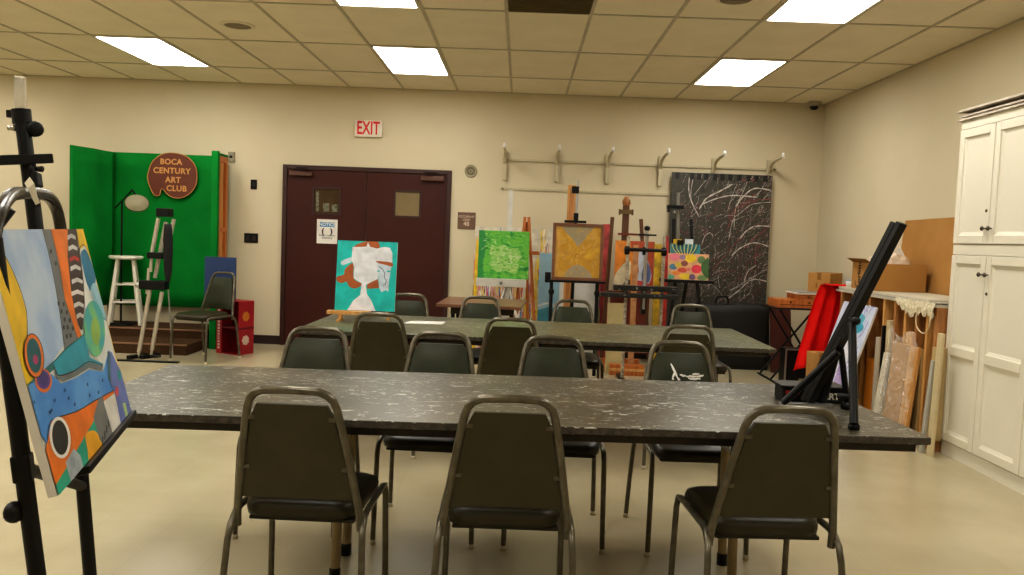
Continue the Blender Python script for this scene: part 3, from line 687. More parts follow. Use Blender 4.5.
build('hinge_block', MB().bar(P(36, 173, 1.585), P(38, 187, 1.58), .012, .02), black_m, e, bevel=.002)
tr0, tr1 = BLc+eX*.16-up*.008, BRc+eX*.01-up*.008
build('canvas_tray', MB().bar(tr0+nn*-.006, tr1+nn*-.006, .034, .014, side=tuple(nn)), blackm, e, bevel=.002)
build('tray_bracket', MB().bar(lB.lerp(lT, .37), lB.lerp(lT, .29), .028, .026, side=tuple(nn)).tube([lB.lerp(lT, .33), rB.lerp(rT, .27)], .011), black_m, e, bevel=.003)
kp = P(14, 512, 1.25)
build('knob', MB().lathe(kp, [(0, -.009), (.012, -.009), (.017, -.003), (.017, .004), (.009, .01), (0, .01)], 14, axis=(.9, -.3, .1)), black_m, e)
build('paper_tag', MB().ribbon([P(27, 180, 1.44), P(31, 186, 1.43), P(33, 192, 1.43), P(35, 198, 1.43), P(38, 204, 1.43)], [.015, .015, .012, .010, .009], (0, -1, 0)), mat('tag_cream', (206, 196, 166), .7), e)

# ------------------------------------------------------------------ black tabletop easel on the near table
M0, M1 = Vector((1.135, 3.15, .745)), P(899, 223, 2.93)
e = thing('tabletop_easel', (1.15, 3.0, .73), 'black aluminium tabletop easel leaning at the right end of the near table', 'easel')
sd = Vector((.35, -.9, 0)).normalized()
dirm = (M1-M0).normalized()
build('mast', MB().bar(M0-sd*.013, M1-sd*.013, .024, .034, side=tuple(sd)).bar(M0+sd*.013, M1+sd*.013, .022, .034, side=tuple(sd)).bar(M0+dirm*.01, M1-dirm*.004, .02, .024, side=tuple(sd)), blackm, e, bevel=.002)
piv = P(852, 323, 2.9)
build('leg', MB().tube([P(838, 352, 3.02), PZ(783, 403, .742)], .014, 8), blackm, e)
build('leg', MB().tube([piv, PZ(854, 424, .755)], .0145, 8), blackm, e)
build('leg', MB().tube([P(841, 350, 3.05), PZ(847, 402, .755)], .012, 8), blackm, e)
build('leg', MB().tube([P(836, 352, 3.1), PZ(822, 402, .742)], .018, 8), blackm, e)
build('pivot_bracket', MB().bar(P(844, 338, 2.93), P(853, 320, 2.9), .03, .024, side=tuple(sd)).lathe(P(856, 321, 2.88), [(0, -.012), (.012, -.012), (.013, .01), (0, .012)], 12, axis=(.3, -.95, 0)), black_m, e)
for u, v in ((854, 425), (846, 405)):
    f_ = PZ(u, v, .745); build('foot_knob', MB().lathe((f_.x, f_.y, .7305), [(0, 0), (.018, 0), (.02, .012), (.014, .024), (0, .026)], 12), black_m, e)
build('crossbar', MB().tube([PZ(838, 396, .79), PZ(858, 397, .80)], .01, 8), blackm, e)
glint0, glint1 = Vector((1.02, 3.12, .7365)), Vector((1.22, 3.12, .7365))
build('foot_or_glint_bar', MB().bar(glint0, glint1, .04, .012, side=(0, 1, 0)), alu_m, e)  # silver strip added in place of the glint along the chair top
# flat black sketch case behind it
t = thing('sketch_case', (1.17, 3.3, .73), 'flat black case with red and white print lying under the tabletop easel', 'case')
build('case', MB().box((1.055, 3.2, .7305), (1.30, 3.31, .785)), black_m, t, bevel=.006)
build('lid_rim', MB().box((1.045, 3.19, .785), (1.305, 3.32, .797)), blackm, t, bevel=.003)
build('red_print', MB().box((1.065, 3.1985, .762), (1.12, 3.1995, .776)), mat('label_red', (190, 50, 40), .5), t)
lettering('case_text', 'ART', .035, TF((1.245, 3.1992, .757), *FRONT), whitep, t, bold=.001)

# ------------------------------------------------------------------ white cabinet
cabw = mat('cabinet_white', (228, 222, 204), .38, c2=(222, 216, 198), scale=1.5)
CX = 2.862; CY1 = 5.455; cols = [CY1, 5.05, 4.575, 4.10, 3.63]
t = thing('tall_cabinet', (3.11, 4.54, 0), 'tall white painted wooden cabinet with panelled doors against the right wall', 'cabinet')
build('carcass', MB().box((CX+.022, cols[-1], .09), (3.35, CY1, 2.205)), cabw, t)
build('plinth', MB().box((CX+.015, cols[-1]+.004, 0), (3.345, CY1-.004, .09)), cabw, t)
build('face_frame', MB().box((CX+.004, cols[-1], 1.335), (CX+.022, CY1, 1.40)).box((CX+.004, cols[-1], 2.15), (CX+.022, CY1, 2.2045)), cabw, t)
knob_m = mat('knob_metal', (96, 88, 74), .25, .9)
def cab_door(y0, y1, z0, z1, kside, mids, kz, lock):
    y0 += .003; y1 -= .003
    fw_ = .055; xf = CX-.004; xb = CX+.0215
    m = MB(); m.box((xf, y0, z0), (xb, y0+fw_, z1)).box((xf, y1-fw_, z0), (xb, y1, z1)).box((xf, y0+fw_, z0), (xb, y1-fw_, z0+fw_)).box((xf, y0+fw_, z1-fw_), (xb, y1-fw_, z1))
    rows = [(z0+fw_, z1-fw_)]
    if mids: m.box((xf, y0+fw_, mids-.03), (xb, y1-fw_, mids+.03)); rows = [(z0+fw_, mids-.03), (mids+.03, z1-fw_)]
    d = build('door', m, cabw, t, bevel=.004)
    pm_ = MB()
    for a, b in rows:
        A_, B_ = y0+fw_, y1-fw_; k = .02; xo, xi = CX+.004, CX+.012
        o4 = [(xo, A_, a), (xo, B_, a), (xo, B_, b), (xo, A_, b)]; i4 = [(xi, A_+k, a+k), (xi, B_-k, a+k), (xi, B_-k, b-k), (xi, A_+k, b-k)]
        pm_.add(o4+i4, [(0, 4, 5, 1), (1, 5, 6, 2), (2, 6, 7, 3), (3, 7, 4, 0), (4, 7, 6, 5)])
    build('door_panel', pm_, cabw, d)
    ky = y0+.03 if kside < 0 else y1-.03
    build('knob', MB().lathe((xf, ky, kz), [(.005, 0), (.005, .012), (.014, .018), (.015, .024), (.009, .03), (0, .031)], 14, axis=(-1, 0, 0)), knob_m, d)
    if lock: build('lock', MB().lathe((xf, ky, lock), [(.01, 0), (.01, .004), (0, .005)], 12, axis=(-1, 0, 0)), knob_m, d)
for k in range(4):
    y1, y0 = cols[k], cols[k+1]; ks = -1 if k % 2 == 0 else 1
    cab_door(y0, y1, .10, 1.33, ks, .70, 1.215, 1.10 if k % 2 == 1 else None)
    cab_door(y0, y1, 1.405, 2.145, ks, None, 1.50, 1.61 if k % 2 == 0 else None)
# boards stacked on top
trimm = mat('moulding_white', (212, 204, 190), .5, c2=(180, 166, 150), scale=12)
labs = ['lowest white moulding strip lying along the top front of the cabinet', 'middle white moulding strip stacked on the cabinet top', 'uppermost white moulding strip stacked on the cabinet top']
for k, (z, x0, ang) in enumerate(((2.206, 2.845, 0), (2.232, 2.852, .008), (2.262, 2.84, -.006))):
    m = MB(); prof = [(0, 0), (.16, 0), (.16, .022), (.03, .022), (.012, .014), (0, .01)]
    ya, yb = 3.66, 5.475
    m.hexa([(x0+px_, ya, z+pz_) for px_, pz_ in prof], [(x0+px_+ang, yb, z+pz_) for px_, pz_ in prof])
    build('moulding_strip', m, trimm, label=labs[k], cat='moulding', group='moulding strips on the cabinet')

# ------------------------------------------------------------------ storage rack and what stands in it
RX, RY0, RY1, RZ = 2.80, 5.475, 7.2, .995
t = thing('storage_rack', (3.03, 6.28, 0), 'wooden slotted storage rack for canvases left of the white cabinet', 'storage rack')
build('bottom_shelf', MB().box((RX+.03, RY0, .06), (3.345, RY1, .085)), wood_l, t)
build('top_board', MB().box((RX-.01, RY0, RZ-.022), (3.345, RY1+.02, RZ-.004)), mat('grey_board', (190, 184, 168), .6), t)
build('back_board', MB().box((3.325, RY0, .085), (3.345, RY1, RZ-.022)), wood_b, t)
divs = [840.5, 852, 869, 884, 895, 905.5, 917, 928, 941]
for k, u in enumerate(divs):
    yk = PX(u, 310, RX).y
    if k == len(divs)-1: yk = RY0+.0165
    DYS = globals().setdefault('DYS', []); DYS.append(yk)
    build('divider', MB().box((RX, yk-.016, .085), (3.325, yk+.016, RZ-.022)), wood_l if k % 2 else wood_b, t)
    build('foot', MB().box((RX+.03, yk-.02, 0), (RX+.1, yk+.02, .06)), wood_b, t)
DY = []
def rack_board(u0, u1, vt, m, label, name='stored_canvas', cat='canvas', x=2.785, group='canvases stored in the rack', depth=.4, lean=0, z0=.0865):
    a, b = PX(u0, vt, x), PX(u1, vt, x)
    y1, y0 = a.y, b.y
    w = max(.012, y1-y0); ym = (y0+y1)/2
    lo_, hi_ = max(d for d in DYS+[0] if d < ym)+.018, min(d for d in DYS+[99] if d > ym)-.018
    w = min(w, hi_-lo_); y0 = min(max(ym-w/2, lo_), hi_-w)
    mb = MB(); T = [(x, y0, z0), (x+depth, y0, z0), (x+depth, y0+w, z0), (x, y0+w, z0)]
    mb.hexa(T, [(px_, py_+lean, a.z) for px_, py_, pz_ in T])
    return build(name, mb, m, label=label, cat=cat, group=group, bevel=.002)
cw = mat('canvas_white', (204, 196, 176), .7, c2=(190, 182, 162), scale=5); cw2 = mat('canvas_grey', (176, 172, 158), .7)
rack_board(866.5, 873, 357, mat('orange_canvas', (214, 132, 36), .6), 'bright orange edged canvas standing low in the storage rack')
rack_board(876.8, 880.2, 337, cw, 'narrow white canvas in the rack right of the orange one')
rack_board(886.8, 890.6, 320, mat('cream_board', (196, 178, 140), .6), 'tall cream board in the storage rack left of the wrapped bundle')
rack_board(898.5, 902.2, 345, cw2, 'pale grey canvas in the rack behind the plastic wrapped bundle')
rack_board(908.2, 914, 332, wood_l, 'light wooden panel in the middle of the storage rack', name='wood_panel', cat='panel')
rack_board(919.5, 925.2, 350, mat('tan_board', (172, 144, 96), .6), 'tan board in the storage rack near the cabinet')
rack_board(929.5, 934, 346, mat('tan_board2', (188, 164, 116), .6), 'pale tan canvas at the right end of the rack', depth=.07)
rack_board(856, 862, 343, mat('amber_board', (196, 140, 74), .6), 'amber wooden board in the rack just left of the orange edged canvas', name='wood_panel', cat='panel')
rack_board(881.0, 882.4, 325, black_m, 'thin black framed canvas in the rack beside the white one')
# boards leaning on the rack front
def leaner(ya, yb, z1, m, label, xo=.12, th=.02, name='leaning_canvas', cat='canvas', xt=RX-.012, group='canvases leaning on the rack'):
    mb = MB(); b = [(xt-xo-th, ya, 0), (xt-xo, ya, 0), (xt-xo, yb, 0), (xt-xo-th, yb, 0)]
    tp = [(xt-th, ya, z1), (xt, ya, z1), (xt, yb, z1), (xt-th, yb, z1)]
    return build(name, mb.hexa(b, tp), m, label=label, cat=cat, group=group, bevel=.002)
def lean_px(u0, u1, vt, *a, **k):
    p_, q_ = PX(u0, vt, RX-.02), PX(u1, vt, RX-.02); return leaner(q_.y, p_.y, p_.z, *a, **k)
lean_px(885.5, 890.5, 352, cw, 'white canvas leaning on the rack front beside the plastic wrap', .07)
lean_px(932.5, 935.5, 360, cw2, 'slim grey white canvas leaning on the rack front right of the plastic wrap', .04)
lean_px(939.5, 944.5, 333, mat('cream_plank', (206, 190, 150), .6), 'tall cream plank leaning against the rack next to the cabinet', .02, name='plank', cat='plank')
# brown wrapped bundle with clear film
WB0, WB1 = PX(921, 360, RX-.02).y, PX(893, 360, RX-.02).y
t = thing('wrapped_bundle', (2.7, (WB0+WB1)/2, 0), 'tan panels wrapped in crumpled clear plastic film leaning on the rack', 'bundle')
for k, (ya, yb, m) in enumerate(((WB0+.01, WB0+.14, wood_l), (WB0+.15, WB1-.03, card_m))):
    mb = MB(); xt, xo, th = RX-.014, .06, .02
    build('panel', mb.hexa([(xt-xo-th, ya, 0), (xt-xo, ya, 0), (xt-xo, yb, 0), (xt-xo-th, yb, 0)], [(xt-th, ya, .68), (xt, ya, .68), (xt, yb, .68), (xt-th, yb, .68)]), m, t)
film = bpy.data.materials.new('plastic_film'); film.use_nodes = True; nt = film.node_tree
bs = nt.nodes['Principled BSDF']; bs.inputs['Base Color'].default_value = (.9, .88, .82, 1); bs.inputs['Roughness'].default_value = .12; bs.inputs['Specular IOR Level'].default_value = 1
bs.inputs['Alpha'].default_value = .24
fm = MB(); nI, nJ = 26, 34; rf = random.Random(5); gv = []
for j in range(nJ+1):
    z = .04+.72*j/nJ
    for i_ in range(nI+1):
        a = i_/nI; y = WB1+.02-(WB1-WB0+.03)*a-.012*math.sin(j*.7); x = RX-.06-.055*(1-z/.76)-.02*math.sin(PI*a)+rf.uniform(-.012, .012)
        gv.append((x, y+rf.uniform(-.006, .006), z+rf.uniform(-.008, .008)+(.04*math.sin(a*9) if j == nJ else 0)))
fm.add(gv, [(j*(nI+1)+i_, j*(nI+1)+i_+1, (j+1)*(nI+1)+i_+1, (j+1)*(nI+1)+i_) for j in range(nJ) for i_ in range(nI)], 0, False)
build('plastic_film', fm, film, t)
# rolled cloth strip
mb = MB(); pts = [(RX-.05+.004*math.sin(k*1.3), 5.63+.008*math.sin(k*.9), .03+k*.035) for k in range(17)]
# ragged white cloth on the rack front edge with a string loop
t = thing('cloth_fringe', (2.73, 5.75, 1.0), 'ragged cream cloth strips hanging over the front edge of the rack top', 'cloth')
ya, yb = 6.05, 5.48
top = []; mb = MB(); rf = random.Random(9); n = 44; gv = []
for i_ in range(n+1):
    a = i_/n; y = ya+(yb-ya)*a; drop = (.02+.095*min(1, a*2.6))*(.75+.4*rf.random())
    if a > .55: drop *= .8
    gv += [(RX+.16, y, RZ-.0005+.004), (RX-.012, y, RZ+.0045+.004*rf.random()), (RX-.018-.012*rf.random(), y, RZ-drop*.5), (RX-.014-.014*rf.random(), y+.004, RZ-drop)]
mb.add(gv, [(4*i_+k, 4*i_+k+1, 4*i_+k+5, 4*i_+k+4) for i_ in range(n) for k in range(3)], 0, False)
build('fabric', mb, mat('fringe', (222, 212, 184), .85, c2=(190, 178, 148), scale=60), t)
lp = [PX(u, v, RX-.03) for u, v in smooth([(918, 307), (916, 318), (917, 327), (922, 333), (927, 331), (930, 322), (930, 312)], 5, False)]
build('string_loop', MB().tube(lp, .0045, 6), mat('string', (222, 204, 166), .8), t)
# panels stacked on the rack top
labs = ['lower thin grey board lying flat on the rack top', 'upper thin white board lying flat on the rack top']
for k, (ya, yb, xa, xb) in enumerate(((5.5, 7.15, 2.79, 3.27), (5.6, 7.19, 2.80, 3.28))):
    z = RZ-.0035+k*.0125
    build('flat_board', MB().box((xa, ya, z), (xb, yb, z+.012)), cw2 if k == 0 else cw, label=labs[k], cat='board', group='boards lying on the rack')
ZT = RZ+.0225
# long open cardboard box with printed smile arrow
a = PX(850, 290, 2.9); b = PX(925, 293, 2.9)
BX0, BX1, BY0, BY1, BZ = 2.815, 3.25, 6.56, 6.95, ZT
zt = P(890, 264, 6.56).z
t = thing('cardboard_box', (3.0, 6.75, BZ), 'wide open cardboard box with black print on top of the rack', 'box', None)
mb = MB(); th = .005
BZ0 = RZ-.0035
mb2 = MB()
mb.box((BX0, BY0+.15, BZ), (BX1, BY1, BZ+th)).box((BX0, BY0, BZ+th), (BX0+th, BY1, zt)).box((BX1-th, BY0, BZ+th), (BX1, BY1, zt)).box((BX0+th, BY0, BZ+th), (BX1-th, BY0+th, zt)).box((BX0+th, BY1-th, BZ+th), (BX1-th, BY1, zt))
mb.box((BX0+th, BY0, BZ), (BX1-th, BY0+.15, BZ+th))
build('carton', mb, card_m, t)
build('flap', MB().prism([(BX0, BY0+.01, zt), (BX0, BY1, zt), (BX0-.05, BY1, zt+.03), (BX0-.05, BY0+.03, zt+.03)], (0, 0, .004)), card_d, t)
# print: letters and a smile arrow near the far end of the front face, running upright
Tf = TF((BX0-.001, BY1-.10, (BZ+zt)/2+.055), (0, 0, 1), (0, 1, 0))
Tf = TF((BX0-.001, BY1-.11, (BZ+zt)/2+.058), (0, 0, -1), (0, -1, 0))
lettering('box_print', 'prime', .085, TF((BX0-.001, BY0+.245, (BZ+zt)/2+.035), (0, 0, 1), (0, 1, 0)), black_m, t, bold=.002)
sm_ = MB(); cxm_, czm = BY0+.25, BZ+.065
sm_.ribbon([(BX0-.0012, cxm_+.07*math.cos(th_), czm+.05*math.sin(th_)) for th_ in [PI+PI*k/10 for k in range(11)]], .014, (1, 0, 0))
sm_.poly([(BX0-.0012, cxm_-.09, czm-.005), (BX0-.0012, cxm_-.045, czm-.012), (BX0-.0012, cxm_-.062, czm+.03)])
build('smile_arrow', sm_, black_m, t)
# bag of white paper in the box
mb = MB(); rf = random.Random(4)
t2 = thing('paper_bag', (3.0, 6.75, ZT), 'crumpled white paper bag with a handle sticking out of the wide box', 'bag')
gv = []; n = 14
for j, (r_, z_) in enumerate(((.10, BZ+.012), (.115, zt), (.10, zt+.04), (.07, zt+.075), (.03, zt+.09))):
    for k in range(n):
        a_ = 2*PI*k/n; gv.append((3.03+r_*1.55*math.cos(a_)+rf.uniform(-.006, .006), 6.76+r_*1.3*math.sin(a_)+rf.uniform(-.01, .01), z_+(rf.uniform(-.01, .012) if j else 0)))
mb.add(gv, [(j*n+k, j*n+(k+1) % n, (j+1)*n+(k+1) % n, (j+1)*n+k) for j in range(4) for k in range(n)]+[tuple(4*n+k for k in range(n))], 0, False)
build('bag', mb, mat('bag_paper', (224, 206, 186), .6, c2=(206, 186, 166), scale=8), t2)
build('tissue_peak', MB().add([(3.04, 6.70, zt+.06), (3.16, 6.70, zt+.02), (3.09, 6.71, zt+.15), (3.12, 6.76, zt+.13), (3.14, 6.80, zt+.03)], [(0, 1, 2), (0, 2, 3), (3, 2, 4), (2, 1, 4), (0, 3, 4)]), mat('tissue', (236, 230, 220), .7), t2)
build('handle', MB().tube(smooth([(2.85, 6.7, zt-.02), (2.88, 6.72, zt+.05), (2.96, 6.74, zt+.08), (3.04, 6.75, zt+.088)], 5, False), .004, 6), mat('handle_grey', (90, 80, 66), .7), t2)
# big cardboard sheet leaning on the wall
p1, p2, p3 = PX(898, 222, 3.24), PX(957, 217, 3.24), PX(950, 298, 3.15)
t = build('cardboard_sheet', MB().hexa([(3.20, 5.56, RZ-.0035), (3.205, 5.56, RZ-.0035), (3.205, 6.68, ZT), (3.20, 6.68, ZT)][:0] or [(3.20, 5.56, RZ-.0038), (3.212, 5.56, RZ-.0038), (3.212, 6.09, RZ-.0038), (3.20, 6.09, RZ-.0038)], [(3.338, 5.56, 1.30), (3.35, 5.56, 1.30), (3.35, 6.09, 1.30), (3.338, 6.09, 1.30)]), card_m) if False else None
mb = MB(); xa_, xb_ = 3.29, 3.345
y0_, y1_ = 5.60, 7.19; zz = RZ-.0035; z1_ = 1.63
bot = [(xa_, y0_, zz), (xa_+.006, y0_, zz), (xa_+.006, y1_, zz), (xa_, y1_, zz)]; top = [(xb_, y0_, z1_), (xb_+.006, y0_, z1_), (xb_+.006, y1_, z1_-.02), (xb_, y1_, z1_-.02)]
build('cardboard_sheet', mb.hexa(bot, top), card_m, label='large tall sheet of cardboard leaning on the right wall above the rack', cat='cardboard')
# small jars at the far end of the rack top
t = thing('paint_tub', (2.87, 7.11, ZT), 'small white tub with a blue band on the far corner of the rack', 'tub')
c = Vector((2.87, 7.11, ZT))
build('body', MB().lathe(c, [(0, 0), (.035, 0), (.038, .05), (0, .05)], 16), whitep, t)
build('lid', MB().lathe(c+Vector((0, 0, .05)), [(.04, 0), (.04, .01), (0, .012)], 16), mat('lid_blue', (150, 170, 190), .5), t)

# blue-white painting leaning at the rack
o1, o2, o3 = Vector((2.44, 6.42, 0)), Vector((2.44, 5.86, 0)), Vector((2.695, 6.06, .925))
bl_, br_ = Vector((2.50, 6.98, .006)), Vector((2.50, 6.34, .006)); tr_, tl_ = Vector((2.775, 6.34, .90)), Vector((2.775, 6.98, .90))
Xv = br_-bl_; Yv = (tl_-bl_); Yv = Yv-Xv*(Yv.dot(Xv)/Xv.length_squared)*0
t = thing('canvas_painting', bl_+Xv/2, 'white canvas with pale blue and violet brushwork leaning against the storage rack', 'painting')
build('canvas', canvas_box(bl_, Xv, Yv, .015), edge_w, t)
A = Art(bl_, Xv, Yv); rf = random.Random(11)
A.poly([(0, 0), (1, 0), (1, 1), (0, 1)], mat('paint_pale', (206, 214, 232), .5, c2=(180, 190, 216), scale=7))
for c, (u, v), (rx, ry) in (((90, 184, 206), (.62, .86), (.2, .07)), ((60, 160, 190), (.72, .80), (.12, .05)), ((170, 160, 210), (.35, .55), (.12, .2)), ((226, 228, 238), (.6, .5), (.2, .2)), ((120, 150, 210), (.3, .85), (.1, .12)), ((190, 170, 214), (.7, .3), (.16, .2))):
    A.poly(smooth([(u+rx*math.cos(a)*rf.uniform(.6, 1.2), v+ry*math.sin(a)*rf.uniform(.6, 1.2)) for a in [k*PI/4 for k in range(8)]], 4), pm(*c))
for k in range(60):
    u, v = rf.uniform(.1, .9), rf.uniform(.05, .95); c = rf.choice(((70, 120, 190), (150, 140, 200), (240, 240, 245), (60, 170, 200), (100, 90, 150)))
    A.line(smooth([(u, v), (u+rf.uniform(-.08, .08), v+rf.uniform(.02, .08)), (u+rf.uniform(-.12, .12), v+rf.uniform(.06, .16))], 4, False), rf.uniform(.004, .012), pm(*c), same=True)
A.done(t)

# red cloth hanging over the far corner of the rack
mb = MB(); nI, nJ = 30, 22; gv = []
for j in range(nJ+1):
    b = j/nJ
    for i_ in range(nI+1):
        a = i_/nI
        xl = 2.69-.02*b-.20*b; xr = 2.80+.0*b
        xl = 2.67-.18*b**.8; xr = 2.90-.03*b
        z = 1.02-.74*b-.05*(1-a)*b+.03*math.sin(a*7)*b
        y = 7.265+.028*math.sin(a*17+1.2*b)*min(1, b*3)+.02*b
        gv.append((xl+(xr-xl)*a, y, z))
mb.add(gv, [(j*(nI+1)+i_, j*(nI+1)+i_+1, (j+1)*(nI+1)+i_+1, (j+1)*(nI+1)+i_) for j in range(nJ) for i_ in range(nI)], 0, True)
# top fold over the rack
base = len(mb.v); gv = []
for j in range(5):
    b = j/4
    for i_ in range(nI+1):
        a = i_/nI; x = 2.67+.23*a; gv.append((x+.03*b, 7.265-.10*b, 1.02+.012*math.sin(PI*b)+.006*math.sin(a*17)*(1-b)))
mb.add(gv, [(j*(nI+1)+i_, (j+1)*(nI+1)+i_, (j+1)*(nI+1)+i_+1, j*(nI+1)+i_+1) for j in range(4) for i_ in range(nI)], 0, True)
rc = build('red_cloth', mb, red_m, label='bright red cloth draped over the far corner of the storage rack', cat='cloth')
sol = rc.modifiers.new('s', 'SOLIDIFY'); sol.thickness = .003
# small carton on the floor beneath the cloth
t = thing('cardboard_box', (2.5, 7.0, 0), 'small cardboard box under the red cloth behind the tabletop easel', 'box')
a = P(813, 353, 7.01); b = P(831, 353, 7.01)
build('carton', MB().box((a.x, 7.01, 0), (b.x, 7.16, a.z)), card_m, t, bevel=.003)
build('tape', MB().box(((a.x+b.x)/2-.02, 7.009, a.z-.1), ((a.x+b.x)/2+.02, 7.11, a.z+.001)), card_d, t)

# tray table with paint boxes
t = thing('tray_table', (2.72, 8.3, 0), 'black folding tray table with crossed legs carrying the orange wooden boxes', 'table')
ta = P(769, 309, 8.15); tz = .74
TX0, TX1, TY0, TY1 = P(775, 309, 8.1).x, 3.28, 8.1, 8.55
build('tray_top', MB().box((TX0, TY0, tz-.018), (TX1, TY1, tz)), mat('tray_black', (34, 24, 20), .5), t, bevel=.003)
for y in (8.13, 8.5):
    build('leg', MB().tube([(TX0+.06, y, tz-.02), (TX1-.22, y+.0, .02)], .011, 8), blackm, t)
    build('leg', MB().tube([(TX1-.2, y-.02, tz-.02), (TX0+.0, y-.02, .02)], .011, 8), blackm, t)
build('foot_or_glint_bar', MB().tube([(TX0, 8.05, .012), (TX0, 8.55, .012)], .011, 8), blackm, t)
build('foot_or_glint_bar', MB().tube([(TX1-.22, 8.08, .012), (TX1-.22, 8.55, .012)], .011, 8), blackm, t)
def slat_box(x0, x1, y0, y1, z0, z1, label):
    t = thing('wooden_paint_box', ((x0+x1)/2, (y0+y1)/2, z0), label, 'box', 'orange wooden boxes on the tray table')
    th = .008; m = MB()
    m.box((x0, y0, z0), (x1, y1, z0+th))
    for A_, B_ in (((x0, y0), (x1, y0+th)), ((x0, y1-th), (x1, y1)), ((x0, y0+th), (x0+th, y1-th)), ((x1-th, y0+th), (x1, y1-th))): m.box((A_[0], A_[1], z0+th), (B_[0], B_[1], z1))
    build('tray', m, wood_o, t, bevel=.001)
    build('rim', MB().box((x0+.03, y0-.002, z0+.35*(z1-z0)), (x1-.03, y0, z0+.45*(z1-z0))), wood_d, t)
    build('lid', MB().box((x0, y0, z1), (x1, y1, z1+.006)), wood_o, t)
    for q in (.3, .7): build('latch', MB().box((x0+(x1-x0)*q-.01, y0-.004, z1-.03), (x0+(x1-x0)*q+.01, y0-.0005, z1-.008)), chrome_m, t)
zb1 = tz+.075
slat_box(TX0+.02, TX0+.48, 8.12, 8.42, tz+.0005, zb1, 'larger orange wooden paint box lowest on the tray table')
slat_box(TX0+.22, TX0+.62, 8.14, 8.44, zb1+.007, zb1+.055, 'smaller orange wooden box stacked on the larger one')
z = zb1+.062
for k, (lb, c) in enumerate((('white drawing pad on top of the stacked wooden boxes', (226, 214, 196)), ('grey magazine lying on the white drawing pad', (170, 164, 158)))):
    build('drawing_pad', MB().box((TX0+.2+.03*k, 8.12, z), (TX0+.66+.03*k, 8.44, z+.014)), mat('pad%d' % k, c, .6), label=lb, cat='pad', group='pads on the stacked boxes'); z += .0145
# carton
T = Matrix.Translation((TX0+.56, 8.32, z)) @ Matrix.Rotation(math.radians(-38), 4, 'Z')
t = thing('cardboard_box', (TX0+.5, 8.3, z), 'closed cardboard box sitting on the pads by the red cloth', 'box')
build('carton', MB().box((-.11, -.19, 0), (.11, .19, .19), T=T), card_m, t, bevel=.003)
build('tape', MB().box((-.02, -.1912, .12), (.02, .1912, .1912), T=T), card_d, t)
build('box_print', MB().box((-.03, -.1915, .04), (-.015, -.1905, .09), T=T), card_d, t)
# dark board and black case near the tray table
build('dark_board', MB().hexa([(2.72, 8.66, 0), (2.94, 8.66, 0), (2.94, 8.69, 0), (2.72, 8.69, 0)], [(2.72, 8.84, .72), (2.94, 8.84, .72), (2.94, 8.87, .72), (2.72, 8.87, .72)]), mat('maroon_board', (82, 36, 26), .5), label='dark red brown board standing behind the tray table', cat='board')
t = thing('equipment_case', (2.83, 7.95, 0), 'black equipment case with silver edges on the floor by the tray table', 'case')
a, b = P(786, 349, 7.85), P(818, 349, 7.85)
cz = a.z
build('shell', MB().box((a.x, 7.85, .004), (b.x, 8.02, cz)), black_m, t)
m = MB()
for x_ in (a.x, b.x-.012): m.box((x_-.002, 7.847, 0), (x_+.012, 7.86, cz+.002))
m.box((a.x-.002, 7.847, cz-.01), (b.x, 7.86, cz+.002)).box((a.x-.002, 7.847, 0), (b.x, 7.86, .012))
build('edge_trim', m, alu_m, t)
build('latch', MB().box(((a.x+b.x)/2-.02, 7.842, .03), ((a.x+b.x)/2+.02, 7.85, .08)), chrome_m, t)

# ------------------------------------------------------------------ black splatter painting
a, b = P(672, 172, 9.26), P(772, 176, 9.26)
SX0, SX1, SZ1 = a.x, b.x, 2.13
t = thing('canvas_painting', ((SX0+SX1)/2, 9.26, 0), 'very tall charcoal canvas splattered with white and crimson drips on the back wall', 'painting')
Y0_ = 9.21
o = Vector((SX0, Y0_, 0.002)); Xv = Vector((SX1-SX0, 0, 0)); Yv = Vector((0, .025, SZ1))
build('canvas', canvas_box(o, Xv, Yv, .03), mat('charcoal_edge', (46, 46, 42), .6), t)
A = Art(o, Xv, Yv); rf = random.Random(21); W_, H_ = Xv.length, Yv.length
A.poly([(0, 0), (1, 0), (1, 1), (0, 1)], multi('paint_charcoal', [(48, 48, 42), (64, 62, 54), (56, 54, 46), (84, 76, 68)], 5, dist=2, bump=0))
whs, crm, grs, crd = pm(206, 200, 192), pm(140, 56, 66), pm(140, 134, 126), pm(104, 60, 62); A.l = 3
def strk(pts, w, m): 
    pts = smooth(pts, 6, False); n = len(pts); A.mb.ribbon([A.at(u, v) for u, v in pts], [w*(.35+.8*abs(math.sin(3+k*.9)))*(1 if 0 < k < n-1 else .3) for k in range(n)], A.n, A.mi(m))
SV = lambda pts: [((x-48)/354, 1-(y-45)/(45+0+ (1150-45-45))*1.0) for x, y in pts]
def S(pts):   # pixels of the close-up crop -> canvas
    r = []
    for x, y in pts:
        p = P(660+x/3.592, 160+y/3.592, 9.24); r.append(((p.x-SX0)/(SX1-SX0), p.z/SZ1))
    return r
